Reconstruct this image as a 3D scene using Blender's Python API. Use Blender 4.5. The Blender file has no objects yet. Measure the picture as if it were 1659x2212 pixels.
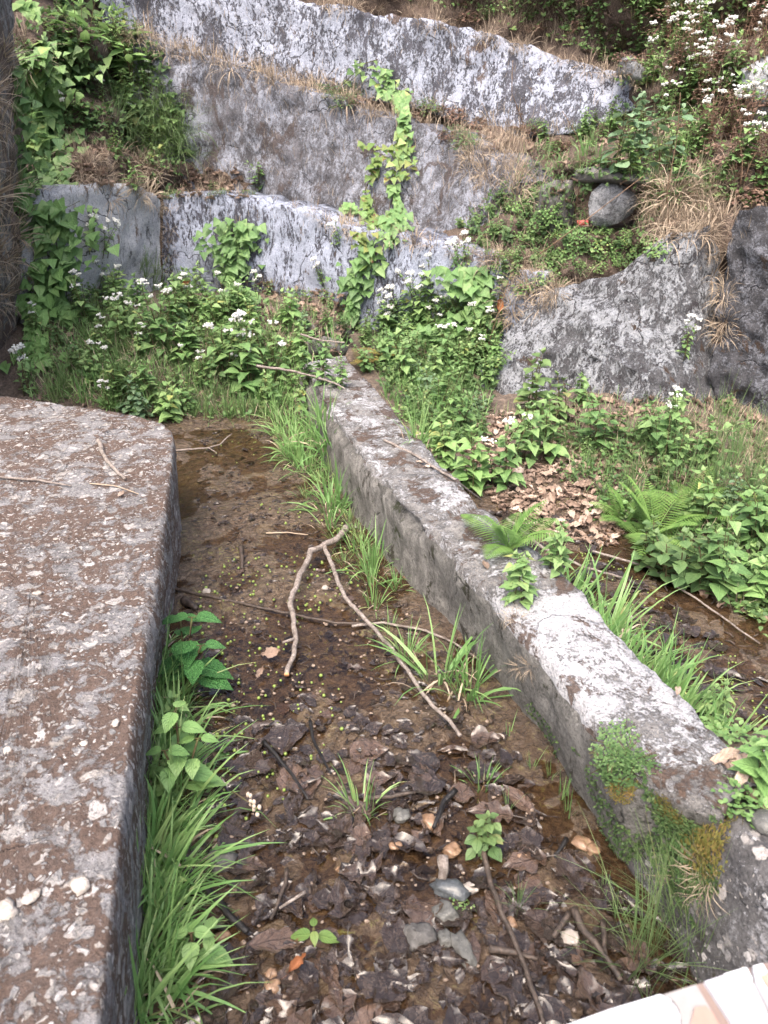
import bpy, math, random
from mathutils import Vector, Matrix, noise
from mathutils.bvhtree import BVHTree
R = math.radians
rnd = random.Random(7)
SC = bpy.context.scene
COL = SC.collection

# ---------------------------------------------------------------- camera, world, sun, exposure
PITCH = 27.0
CAM = Vector((0, 0, 1.5))
cd = bpy.data.cameras.new('camera'); cam = bpy.data.objects.new('camera', cd); COL.objects.link(cam)
cam.location = CAM; cam.rotation_euler = (R(90 - PITCH), 0, 0)
cd.sensor_fit = 'VERTICAL'; cd.sensor_height = 24; cd.lens = 24 * 1620 / 2212
cd.clip_start = 0.02; cd.clip_end = 200
cd.dof.use_dof = True; cd.dof.focus_distance = 2.9; cd.dof.aperture_fstop = 4.2
SC.camera = cam
SUN_EL, SUN_AZ = 62, 200          # degrees; overcast light from behind and left of the camera
w = bpy.data.worlds.new('World'); SC.world = w; w.use_nodes = True
nt = w.node_tree; bg = nt.nodes['Background']
sky = nt.nodes.new('ShaderNodeTexSky'); sky.sky_type = 'NISHITA'; sky.sun_disc = False
sky.sun_elevation = R(SUN_EL); sky.sun_rotation = R(SUN_AZ); sky.air_density = .8; sky.dust_density = 7.0; sky.ozone_density = .5
nt.links.new(sky.outputs[0], bg.inputs[0]); bg.inputs[1].default_value = 0.15
sl = bpy.data.lights.new('sun', 'SUN'); sl.energy = 0.75; sl.angle = R(60); sl.color = (1, .965, .92)
so = bpy.data.objects.new('sun', sl); COL.objects.link(so)
sd = Vector((math.sin(R(SUN_AZ)) * math.cos(R(SUN_EL)), math.cos(R(SUN_AZ)) * math.cos(R(SUN_EL)), math.sin(R(SUN_EL))))
so.rotation_euler = sd.to_track_quat('Z', 'Y').to_euler()
SC.view_settings.view_transform = 'Standard'; SC.view_settings.look = 'None'
SC.view_settings.exposure = 1.85; SC.view_settings.gamma = 1

# ---------------------------------------------------------------- helpers
CP, SP = math.cos(R(PITCH)), math.sin(R(PITCH))
def ray(px, py):                       # px, py measured on a 1659 x 2212 view of the photo
    xc = (px - 829.5) / 1620; yu = (1106 - py) / 1620
    return Vector((xc, CP + yu * SP, -SP + yu * CP))
def UZ(px, py, z=0.0):
    d = ray(px, py); return CAM + d * ((z - CAM.z) / d.z)
def UY(px, py, Y):
    d = ray(px, py); return CAM + d * (Y / d.y)
def ss(a, b, x):
    t = max(0, min(1, (x - a) / (b - a))); return t * t * (3 - 2 * t)
def nz(p, s, seed=0.0):
    return noise.noise(Vector((p[0] * s + seed, p[1] * s - seed, p[2] * s + seed * .7)))
def fr(p, s, seed=0.0, o=4):
    return noise.fractal(Vector((p[0] * s + seed, p[1] * s - seed, p[2] * s + seed * .7)), .9, 2.0, o)
def lerp_list(keys, t):                # keys: [(t, value tuple)...]
    for i in range(len(keys) - 1):
        if t <= keys[i + 1][0] or i == len(keys) - 2:
            a, b = keys[i], keys[i + 1]
            f = 0 if b[0] == a[0] else (t - a[0]) / (b[0] - a[0])
            return tuple(x + (y - x) * f for x, y in zip(a[1], b[1]))

class MB:
    def __init__(s): s.v = []; s.f = []; s.a = []
    def leaf(s, o, d, up, L, W, var, prof, fold=.25, droop=.25, twist=0):
        d = d.normalized(); side = d.cross(up)
        if side.length < 1e-4: side = d.cross(Vector((1, .3, 0)))
        side.normalize(); n = side.cross(d).normalized()
        if twist: q = Matrix.Rotation(twist, 3, d); side = q @ side; n = q @ n
        b = len(s.v); cf, sf = math.cos(fold), math.sin(fold)
        for t, wd in prof:
            c = o + d * (L * t) - n * (droop * L * t * t); h = W * wd
            s.v += [c + side * (h * cf) + n * (h * sf), c, c - side * (h * cf) + n * (h * sf)]
            s.a += [(t, 1, var), (t, 0, var), (t, -1, var)]
        for i in range(len(prof) - 1):
            k = b + 3 * i
            s.f += [(k, k + 1, k + 4, k + 3), (k + 1, k + 2, k + 5, k + 4)]
    def blade(s, o, d, L, W, var, droop=.5, n=5, bend=None):
        d = d.normalized(); side = d.cross(Vector((0, 0, 1)))
        if side.length < .05: side = Vector((rnd.uniform(-1, 1), rnd.uniform(-1, 1), 0))
        side.normalize(); b = len(s.v); p = o.copy(); dd = d.copy()
        if rnd.random() < .5: side = (side + d.cross(side) * rnd.uniform(-.8, .8)).normalized()
        for i in range(n + 1):
            t = i / n; wd = W * (1 - t ** 2.2) * (.55 + .45 * min(1, t * 4)) + .0003
            s.v += [p + side * wd * .5, p - side * wd * .5]; s.a += [(t, 1, var), (t, -1, var)]
            p = p + dd * (L / n); dd = (dd + Vector((0, 0, -droop / n * (.4 + 1.6 * t)))).normalized()
            if bend: dd = (dd + bend / n).normalized()
        for i in range(n):
            k = b + 2 * i; s.f.append((k, k + 1, k + 3, k + 2))
    def tube(s, pts, rad, n=6, var=.5, cap=True, rough=0):
        b = len(s.v); m = len(pts)
        for i, p in enumerate(pts):
            t = (pts[min(i + 1, m - 1)] - pts[max(i - 1, 0)])
            if t.length < 1e-6: t = Vector((0, 0, 1))
            t.normalize(); x = t.cross(Vector((.13, .21, 1))).normalized(); y = t.cross(x)
            r = rad[i] if isinstance(rad, (list, tuple)) else rad
            for k in range(n):
                a = 2 * math.pi * k / n; q = r * (1 + (rnd.uniform(-rough, rough) if rough else 0))
                s.v.append(p + x * (q * math.cos(a)) + y * (q * math.sin(a))); s.a.append((i / m, 0, var))
        for i in range(m - 1):
            for k in range(n):
                a0 = b + i * n + k; a1 = b + i * n + (k + 1) % n
                s.f.append((a0, a1, a1 + n, a0 + n))
        if cap:
            s.f.append(tuple(b + k for k in range(n))[::-1]); s.f.append(tuple(b + (m - 1) * n + k for k in range(n)))
    def blob(s, c, sx, sy, sz, var=.5, seed=0, rings=6, seg=9, rough=.15, rot=None, ang=0):
        b = len(s.v)
        for i in range(rings + 1):
            th = math.pi * i / rings
            for k in range(seg):
                ph = 2 * math.pi * k / seg
                u = Vector((math.sin(th) * math.cos(ph), math.sin(th) * math.sin(ph), math.cos(th)))
                q = 1 + rough * noise.noise(u * 1.6 + Vector((seed, seed * .3, 0)))* 2
                if ang:   # squarish, angular stones
                    mx = max(abs(u.x), abs(u.y), abs(u.z)); q *= (1 - ang) + ang * min(1.25, 1 / mx * .8)
                v = Vector((u.x * sx * q, u.y * sy * q, u.z * sz * q))
                if rot: v = rot @ v
                s.v.append(c + v); s.a.append((i / rings, 0, var))
        for i in range(rings):
            for k in range(seg):
                a0 = b + i * seg + k; a1 = b + i * seg + (k + 1) % seg
                s.f.append((a0, a0 + seg, a1 + seg, a1))
    def mesh(s, name, mat, smooth=True):
        me = bpy.data.meshes.new(name); me.from_pydata([tuple(v) for v in s.v], [], s.f)
        at = me.attributes.new('lv', 'FLOAT_VECTOR', 'POINT')
        at.data.foreach_set('vector', [c for a in s.a for c in a])
        if smooth: me.polygons.foreach_set('use_smooth', [True] * len(me.polygons))
        me.materials.append(mat); me.update(); return me
    def build(s, name, mat, parent=None, smooth=True):
        o = bpy.data.objects.new(name, s.mesh(name, mat, smooth)); COL.objects.link(o)
        if parent: o.parent = parent
        return o
def tag(o, label=None, cat=None, group=None, kind=None):
    if label: o['label'] = label
    if cat: o['category'] = cat
    if group: o['group'] = group
    if kind: o['kind'] = kind
    return o
def empty(name, loc=(0, 0, 0)):
    o = bpy.data.objects.new(name, None); o.empty_display_size = .05; o.location = loc; COL.objects.link(o); return o
KIDS = {}
def kids(o):
    if o.name not in KIDS: KIDS[o.name] = [c for c in bpy.data.objects if c.parent == o]
    return KIDS[o.name]
class Proto:                           # an unlinked recipe: name, parts [(name, mesh)], stamped out as real objects
    def __init__(s, name, cat, parts): s.name = name; s.cat = cat; s.parts = parts; s.first = None
    def put(s, loc, rz=0, sc=1.0, up=None, label=None, group=None, tilt=(0, 0)):
        if s.first is None:
            if len(s.parts) == 1: o = bpy.data.objects.new(s.name, s.parts[0][1]); COL.objects.link(o)
            else:
                o = empty(s.name)
                for n, me in s.parts:
                    c = bpy.data.objects.new(n, me); COL.objects.link(c); c.parent = o
            s.first = o; s.ch = list(o.children)
        else:
            o = s.first.copy(); COL.objects.link(o)
            for c in s.ch:
                c2 = c.copy(); COL.objects.link(c2); c2.parent = o
        m = Matrix.Rotation(rz, 4, 'Z')
        m = Matrix.Rotation(tilt[0], 4, 'X') @ Matrix.Rotation(tilt[1], 4, 'Y') @ m
        if up is not None: m = Vector((0, 0, 1)).rotation_difference(up).to_matrix().to_4x4() @ m
        o.location = loc; o.rotation_euler = m.to_euler(); o.scale = (sc,) * 3 if not isinstance(sc, tuple) else sc
        for k in ('label', 'category', 'group'):
            if k in o: del o[k]
        tag(o, label, s.cat, group); return o

# ---------------------------------------------------------------- materials
def newmat(name):
    m = bpy.data.materials.new(name); m.use_nodes = True; nt = m.node_tree; nt.nodes.clear()
    out = nt.nodes.new('ShaderNodeOutputMaterial'); return m, nt, out
def N(nt, t, **kw):
    n = nt.nodes.new(t)
    for k, v in kw.items():
        if k.startswith('i_'): n.inputs[k[2:].replace('_', ' ')].default_value = v
        else: setattr(n, k, v)
    return n
def ramp(nt, src, stops, interp='LINEAR'):
    r = nt.nodes.new('ShaderNodeValToRGB'); r.color_ramp.interpolation = interp
    e = r.color_ramp.elements
    while len(e) < len(stops): e.new(.5)
    for el, (p, c) in zip(e, stops):
        el.position = p; el.color = (c, c, c, 1) if isinstance(c, (int, float)) else (*c, 1)
    nt.links.new(src, r.inputs[0]); return r.outputs[0]
def mathn(nt, op, a, b=None, c=None):
    n = nt.nodes.new('ShaderNodeMath'); n.operation = op
    for i, x in enumerate((a, b, c)):
        if x is None: continue
        if isinstance(x, (int, float)): n.inputs[i].default_value = x
        else: nt.links.new(x, n.inputs[i])
    return n.outputs[0]
def mixc(nt, f, a, b, mode='MIX'):
    n = nt.nodes.new('ShaderNodeMix'); n.data_type = 'RGBA'; n.blend_type = mode
    for i, x in ((0, f), (6, a), (7, b)):
        if isinstance(x, (int, float)): n.inputs[i].default_value = x
        elif isinstance(x, tuple): n.inputs[i].default_value = (*x, 1)
        else: nt.links.new(x, n.inputs[i])
    return n.outputs[2]
def nzn(nt, vec, scale, detail=6, rough=.6, dist=0, off=0):
    n = nt.nodes.new('ShaderNodeTexNoise'); n.inputs['Scale'].default_value = scale
    n.inputs['Detail'].default_value = detail; n.inputs['Roughness'].default_value = rough; n.inputs['Distortion'].default_value = dist
    if off:
        a = nt.nodes.new('ShaderNodeVectorMath'); a.inputs[1].default_value = (off, off * 1.7, off * .6); nt.links.new(vec, a.inputs[0]); vec = a.outputs[0]
    nt.links.new(vec, n.inputs['Vector']); return n.outputs['Fac']
def bump(nt, h, dist, strength=1.0, prev=None):
    b = nt.nodes.new('ShaderNodeBump'); b.inputs['Distance'].default_value = dist; b.inputs['Strength'].default_value = strength
    nt.links.new(h, b.inputs['Height'])
    if prev: nt.links.new(prev, b.inputs['Normal'])
    return b.outputs[0]
def princ(nt, col, rough, normal=None, spec=.5, coat=0):
    p = nt.nodes.new('ShaderNodeBsdfPrincipled')
    for nm, x in (('Base Color', col), ('Roughness', rough)):
        if isinstance(x, (int, float)): p.inputs[nm].default_value = x
        elif isinstance(x, tuple): p.inputs[nm].default_value = (*x, 1)
        else: nt.links.new(x, p.inputs[nm])
    p.inputs['Specular IOR Level'].default_value = spec
    if coat: p.inputs['Coat Weight'].default_value = coat; p.inputs['Coat Roughness'].default_value = .08; p.inputs['Coat IOR'].default_value = 1.5
    if normal: nt.links.new(normal, p.inputs['Normal'])
    return p
def coords(nt, sx=1, sy=1, sz=1, rot=(0, 0, 0)):
    tc = nt.nodes.new('ShaderNodeTexCoord'); mp = nt.nodes.new('ShaderNodeMapping')
    mp.inputs['Scale'].default_value = (sx, sy, sz); mp.inputs['Rotation'].default_value = rot
    nt.links.new(tc.outputs['Object'], mp.inputs[0]); return mp.outputs[0], tc.outputs['Object']

def plaster(name, white=(.62, .64, .70), cover=.5, soft=.06, mid=(.20, .20, .205), dark=(.045, .045, .05), moss=(.10, .065, .045),
            mossamt=.40, scale=1.0, stretch=.4, bumpd=.012, rot=(0, 0, 0), peb=0.0, green=0.0, patch=None, grain=.45):
    m, nt, out = newmat(name)
    v, raw = coords(nt, 1, 1, stretch, rot)
    big = nzn(nt, v, 2.2 * scale, 5, .6); med = nzn(nt, v, 11 * scale, 8, .72, .6, 3.1); fine = nzn(nt, v, 42 * scale, 6, .7, .3, 9.2)
    mix = mathn(nt, 'ADD', mathn(nt, 'MULTIPLY', big, .30), mathn(nt, 'ADD', mathn(nt, 'MULTIPLY', med, .40), mathn(nt, 'MULTIPLY', fine, .34)))
    if patch:      # a stretch of the wall that was painted more thickly
        sy = nt.nodes.new('ShaderNodeSeparateXYZ'); nt.links.new(raw, sy.inputs[0])
        pm = mathn(nt, 'MULTIPLY', ramp(nt, mathn(nt, 'MULTIPLY', sy.outputs[1], .2), [(patch[0] * .2 - .012, 0), (patch[0] * .2 + .012, 1)]), ramp(nt, mathn(nt, 'MULTIPLY', sy.outputs[1], .2), [(patch[1] * .2 - .008, 1), (patch[1] * .2 + .008, 0)]))
        mix = mathn(nt, 'ADD', mix, mathn(nt, 'MULTIPLY', pm, .07))
    c = .52 + (.5 - cover) * .30
    fw = ramp(nt, mix, [(c - soft, 0), (c + soft, 1)])
    g = nzn(nt, v, 5 * scale, 8, .75, .5, 21)
    vc = nt.nodes.new('ShaderNodeTexVoronoi'); vc.feature = 'DISTANCE_TO_EDGE'; vc.inputs['Scale'].default_value = 1.7
    dn = nt.nodes.new('ShaderNodeTexNoise'); dn.inputs['Scale'].default_value = 3; dn.inputs['Detail'].default_value = 6; nt.links.new(raw, dn.inputs['Vector'])
    dm = nt.nodes.new('ShaderNodeVectorMath'); dm.operation = 'MULTIPLY_ADD'; dm.inputs[1].default_value = (.7, .7, .7); nt.links.new(dn.outputs['Color'], dm.inputs[0]); nt.links.new(raw, dm.inputs[2])
    nt.links.new(dm.outputs[0], vc.inputs['Vector'])
    crack = mathn(nt, 'MULTIPLY', ramp(nt, vc.outputs['Distance'], [(.002, 1), (.012, 0)]), ramp(nt, big, [(.48, 0), (.54, .85)]))
    base = ramp(nt, g, [(.30, dark), (.47, tuple(x * .6 for x in mid)), (.60, mid), (.78, tuple(x * 1.45 for x in mid))])
    wt = mixc(nt, nzn(nt, raw, 17 * scale, 7, .7, 0, 5), tuple(x * .52 for x in white), tuple(min(.88, x * 1.3) for x in white))
    col = mixc(nt, fw, base, wt)
    mo = nzn(nt, v, 3.3 * scale, 9, .74, .4, 40)
    if patch: mo = mathn(nt, 'SUBTRACT', mo, mathn(nt, 'MULTIPLY', pm, .03))
    if not patch: col = mixc(nt, crack, col, dark)
    fm = ramp(nt, mo, [(.70 - mossamt * .42, 0), (.735 - mossamt * .42, .9)])
    mcol = mixc(nt, nzn(nt, raw, 60, 4, .6), tuple(x * .45 for x in moss), tuple(x * 1.7 for x in moss))
    if green:
        gg = ramp(nt, nzn(nt, raw, 4, 5, .6, 0, 77), [(.5, 0), (.62, green)])
        mcol = mixc(nt, gg, mcol, (.05, .075, .02))
    col = mixc(nt, fm, col, mcol)
    h = mathn(nt, 'ADD', mathn(nt, 'MULTIPLY', fw, .35), mathn(nt, 'ADD', med, mathn(nt, 'ADD', mathn(nt, 'MULTIPLY', fine, .6), mathn(nt, 'SUBTRACT', mathn(nt, 'MULTIPLY', fm, .3), mathn(nt, 'MULTIPLY', crack, 1.2)))))
    if peb:
        ca, na, vo = None, None, None
        wv = nt.nodes.new('ShaderNodeVectorMath'); wv.operation = 'ADD'
        no = nt.nodes.new('ShaderNodeTexNoise'); no.inputs['Scale'].default_value = 30; nt.links.new(raw, no.inputs['Vector'])
        sc_ = nt.nodes.new('ShaderNodeVectorMath'); sc_.operation = 'SCALE'; sc_.inputs[3].default_value = .045
        nt.links.new(no.outputs['Color'], sc_.inputs[0]); nt.links.new(raw, wv.inputs[0]); nt.links.new(sc_.outputs[0], wv.inputs[1])
        for s_, amt, th in ((22, .42, .40), (48, .55, .42), (105, .55, .44)):
            vo = nt.nodes.new('ShaderNodeTexVoronoi'); vo.inputs['Scale'].default_value = s_; vo.inputs['Randomness'].default_value = 1
            nt.links.new(wv.outputs[0], vo.inputs['Vector'])
            sep = nt.nodes.new('ShaderNodeSeparateColor'); nt.links.new(vo.outputs['Color'], sep.inputs[0])
            pick = mathn(nt, 'LESS_THAN', sep.outputs[0], peb * amt)
            ins = ramp(nt, vo.outputs['Distance'], [(th - .06, 1), (th + .04, 0)])
            msk = mathn(nt, 'MULTIPLY', pick, ins)
            pc = ramp(nt, sep.outputs[1], [(0, (.10, .11, .12)), (.3, (.17, .175, .19)), (.5, (.26, .235, .21)), (.75, (.36, .34, .33)), (1, (.55, .54, .54))])
            col = mixc(nt, msk, col, mixc(nt, fine, pc, mixc(nt, .5, pc, (.6, .55, .5))))
            h = mathn(nt, 'ADD', h, mathn(nt, 'MULTIPLY', msk, .5))
    gn = nzn(nt, raw, 130, 3, .75, 0, 13); gn2 = nzn(nt, raw, 55, 5, .8, .3, 31)
    col = mixc(nt, .75, col, mixc(nt, 1.0, col, ramp(nt, gn, [(.33, .35), (.5, .95), (.66, 1.0)]), 'MULTIPLY'))
    col = mixc(nt, mathn(nt, 'MULTIPLY', ramp(nt, gn2, [(.60, 0), (.66, 1)]), grain), col, tuple(min(.6, x * 1.1) for x in white))
    col = mixc(nt, mathn(nt, 'MULTIPLY', ramp(nt, gn2, [(.34, 1), (.40, 0)]), .6), col, dark)
    h = mathn(nt, 'ADD', h, mathn(nt, 'ADD', mathn(nt, 'MULTIPLY', gn, .35), mathn(nt, 'MULTIPLY', gn2, .8)))
    p = princ(nt, col, .88, bump(nt, h, bumpd, 1.0), .3)
    nt.links.new(p.outputs[0], out.inputs[0]); return m

def soilmat(name, c1, c2, rough=.95, scale=12, bd=.02, wet=False):
    m, nt, out = newmat(name); v, raw = coords(nt)
    a = nzn(nt, raw, scale, 9, .75, .5); b = nzn(nt, raw, scale * 5, 6, .7, .5, 3)
    col = mixc(nt, ramp(nt, a, [(.35, 0), (.65, 1)]), c1, c2)
    col = mixc(nt, ramp(nt, b, [(.52, 0), (.7, .8)]), col, tuple(min(1, x * 2.2) for x in c2))
    p = princ(nt, col, rough, bump(nt, mathn(nt, 'ADD', a, mathn(nt, 'MULTIPLY', b, .5)), bd), .3)
    nt.links.new(p.outputs[0], out.inputs[0]); return m

def mudmat():
    m, nt, out = newmat('wet_mud'); v, raw = coords(nt)
    tc = nt.nodes.new('ShaderNodeSeparateXYZ'); nt.links.new(raw, tc.inputs[0])
    a = nzn(nt, raw, 6, 9, .72, .6); b = nzn(nt, raw, 38, 8, .75, .8, 3); c = nzn(nt, raw, 2.1, 6, .6, .5, 8)
    col = ramp(nt, b, [(.30, (.020, .014, .011)), (.43, (.055, .036, .024)), (.54, (.10, .068, .044)), (.68, (.18, .13, .09)), (.85, (.28, .23, .18))])
    och = ramp(nt, a, [(.52, 0), (.70, .55)])
    col = mixc(nt, och, col, mixc(nt, b, (.05, .034, .014), (.22, .15, .055)))
    gr = mathn(nt, 'MULTIPLY', ramp(nt, c, [(.48, 0), (.6, 1)]), ramp(nt, b, [(.56, 0), (.62, .7)]))
    col = mixc(nt, gr, col, (.16, .19, .03))
    # dry ground away from the channels: litter coloured soil
    dry = ramp(nt, mathn(nt, 'ADD', tc.outputs[2], mathn(nt, 'MULTIPLY', mathn(nt, 'SUBTRACT', a, .5), .08)), [(.035, 0), (.075, 1)])
    col = mixc(nt, dry, col, ramp(nt, b, [(.3, (.03, .022, .015)), (.5, (.10, .07, .05)), (.68, (.22, .165, .125)), (.8, (.36, .29, .24))]))
    vo = nt.nodes.new('ShaderNodeTexVoronoi'); vo.inputs['Scale'].default_value = 26; nt.links.new(raw, vo.inputs['Vector'])
    wv = nzn(nt, raw, 22, 5, .6, 2.2, 5)
    h = mathn(nt, 'ADD', mathn(nt, 'MULTIPLY', wv, 1.2), mathn(nt, 'ADD', b, mathn(nt, 'MULTIPLY', vo.outputs['Distance'], .5)))
    rg = mathn(nt, 'ADD', mathn(nt, 'MULTIPLY', dry, .62), ramp(nt, a, [(.35, .10), (.65, .32)]))
    p = princ(nt, col, rg, bump(nt, h, .016), .8)
    nt.links.new(p.outputs[0], out.inputs[0]); return m

def watermat():
    m, nt, out = newmat('shallow_water'); v, raw = coords(nt)
    a = nzn(nt, raw, 30, 4, .6, 1.0); nb = bump(nt, a, .004, .6)
    fr_ = N(nt, 'ShaderNodeFresnel', i_IOR=1.33); nt.links.new(nb, fr_.inputs['Normal'])
    gl = N(nt, 'ShaderNodeBsdfGlossy', i_Roughness=.03); nt.links.new(nb, gl.inputs['Normal'])
    tr = N(nt, 'ShaderNodeBsdfTransparent'); tr.inputs[0].default_value = (.80, .73, .64, 1)
    mx = nt.nodes.new('ShaderNodeMixShader'); nt.links.new(fr_.outputs[0], mx.inputs[0]); nt.links.new(tr.outputs[0], mx.inputs[1]); nt.links.new(gl.outputs[0], mx.inputs[2])
    nt.links.new(mx.outputs[0], out.inputs[0]); return m

def leafmat(name, lo, mid, hi, rough=.5, vein=.35, trans=.3, spots=None, coat=0, crinkle=0, veinN=14, ov=.3, wr=0, yel=None):
    m, nt, out = newmat(name)
    at = nt.nodes.new('ShaderNodeAttribute'); at.attribute_name = 'lv'
    sep = nt.nodes.new('ShaderNodeSeparateXYZ'); nt.links.new(at.outputs['Vector'], sep.inputs[0])
    t, s, var = sep.outputs
    oi = nt.nodes.new('ShaderNodeObjectInfo')
    vv = mathn(nt, 'ADD', mathn(nt, 'MULTIPLY', var, 1 - ov), mathn(nt, 'MULTIPLY', oi.outputs['Random'], ov))
    v, raw = coords(nt)
    n1 = nzn(nt, raw, 45, 4, .6)
    col = ramp(nt, mathn(nt, 'ADD', vv, mathn(nt, 'MULTIPLY', mathn(nt, 'SUBTRACT', n1, .5), .5)), [(0, lo), (.45, mid), (.86, hi), (1, yel or hi)])
    sa = mathn(nt, 'ABSOLUTE', s)
    rib = ramp(nt, sa, [(.03, 1), (.10, 0)])
    sv = mathn(nt, 'SINE', mathn(nt, 'MULTIPLY', mathn(nt, 'SUBTRACT', t, mathn(nt, 'MULTIPLY', sa, .28)), veinN * 6.28 / 2))
    svn = ramp(nt, sv, [(.80, 0), (1, .6)])
    vn = mathn(nt, 'MAXIMUM', rib, svn)
    col = mixc(nt, mathn(nt, 'MULTIPLY', vn, vein), col, tuple(min(1, x * 1.9 + .02) for x in mid))
    if spots:
        sp = ramp(nt, nzn(nt, raw, 30, 3, .5, 0, 4), [(spots[1], 0), (spots[1] + .05, 1)])
        col = mixc(nt, sp, col, spots[0])
    h = mathn(nt, 'ADD', mathn(nt, 'MULTIPLY', vn, -1), n1); bd = .002
    if crinkle:
        vo = nt.nodes.new('ShaderNodeTexVoronoi'); vo.inputs['Scale'].default_value = crinkle; nt.links.new(raw, vo.inputs['Vector'])
        h = mathn(nt, 'ADD', h, mathn(nt, 'MULTIPLY', vo.outputs['Distance'], -1.6)); bd = .004
        col = mixc(nt, ramp(nt, vo.outputs['Distance'], [(.35, 0), (.6, .45)]), col, tuple(x * .45 for x in lo))
    if wr:
        wn = nzn(nt, raw, 55, 5, .65, 2.5, 6); h = mathn(nt, 'ADD', h, mathn(nt, 'MULTIPLY', wn, 2.5)); bd = wr * .7
        mud_ = ramp(nt, nzn(nt, raw, 28, 7, .75, 1, 12), [(.50, 0), (.57, .85)]); col = mixc(nt, mud_, col, mixc(nt, n1, (.02, .014, .011), (.12, .085, .065)))
    nb = bump(nt, h, bd)
    p = princ(nt, col, rough, nb, .45, coat)
    if trans:
        tr = nt.nodes.new('ShaderNodeBsdfTranslucent'); nt.links.new(mixc(nt, .4, col, hi), tr.inputs[0]); nt.links.new(nb, tr.inputs['Normal'])
        mx = nt.nodes.new('ShaderNodeMixShader'); mx.inputs[0].default_value = trans
        nt.links.new(p.outputs[0], mx.inputs[1]); nt.links.new(tr.outputs[0], mx.inputs[2]); nt.links.new(mx.outputs[0], out.inputs[0])
    else: nt.links.new(p.outputs[0], out.inputs[0])
    return m
def barkmat(name, c1, c2, scale=60, rough=.85, bd=.003, endc=None):
    m, nt, out = newmat(name); v, raw = coords(nt)
    a = nzn(nt, raw, scale, 6, .75, 1.0); b = nzn(nt, raw, scale * .25, 4, .6, 0, 4)
    col = mixc(nt, ramp(nt, a, [(.4, 0), (.62, 1)]), c1, c2)
    col = mixc(nt, ramp(nt, b, [(.5, 0), (.65, .6)]), col, tuple(min(1, x * .5) for x in c1))
    p = princ(nt, col, rough, bump(nt, a, bd), .3); nt.links.new(p.outputs[0], out.inputs[0]); return m
def stonemat(name, c1, c2, rough=.6, coat=0, scale=14):
    m, nt, out = newmat(name); v, raw = coords(nt)
    oi = nt.nodes.new('ShaderNodeObjectInfo')
    a = nzn(nt, raw, scale, 8, .7, .4); b = nzn(nt, raw, scale * 5, 6, .7, 0, 2)
    col = mixc(nt, ramp(nt, a, [(.38, 0), (.62, 1)]), c1, c2)
    col = mixc(nt, ramp(nt, b, [(.55, 0), (.65, .5)]), col, tuple(min(1, x * 1.8) for x in c2))
    p = princ(nt, col, rough, bump(nt, mathn(nt, 'ADD', a, b), .006), .4, coat); nt.links.new(p.outputs[0], out.inputs[0]); return m
def plain(name, c, rough=.5, var=.15):
    m, nt, out = newmat(name); v, raw = coords(nt)
    a = nzn(nt, raw, 18, 6, .65, .8)
    col = mixc(nt, a, tuple(x * (1 - var) for x in c), tuple(min(1, x * (1 + var)) for x in c))
    p = princ(nt, col, rough, bump(nt, a, .001), .5); nt.links.new(p.outputs[0], out.inputs[0]); return m

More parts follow.
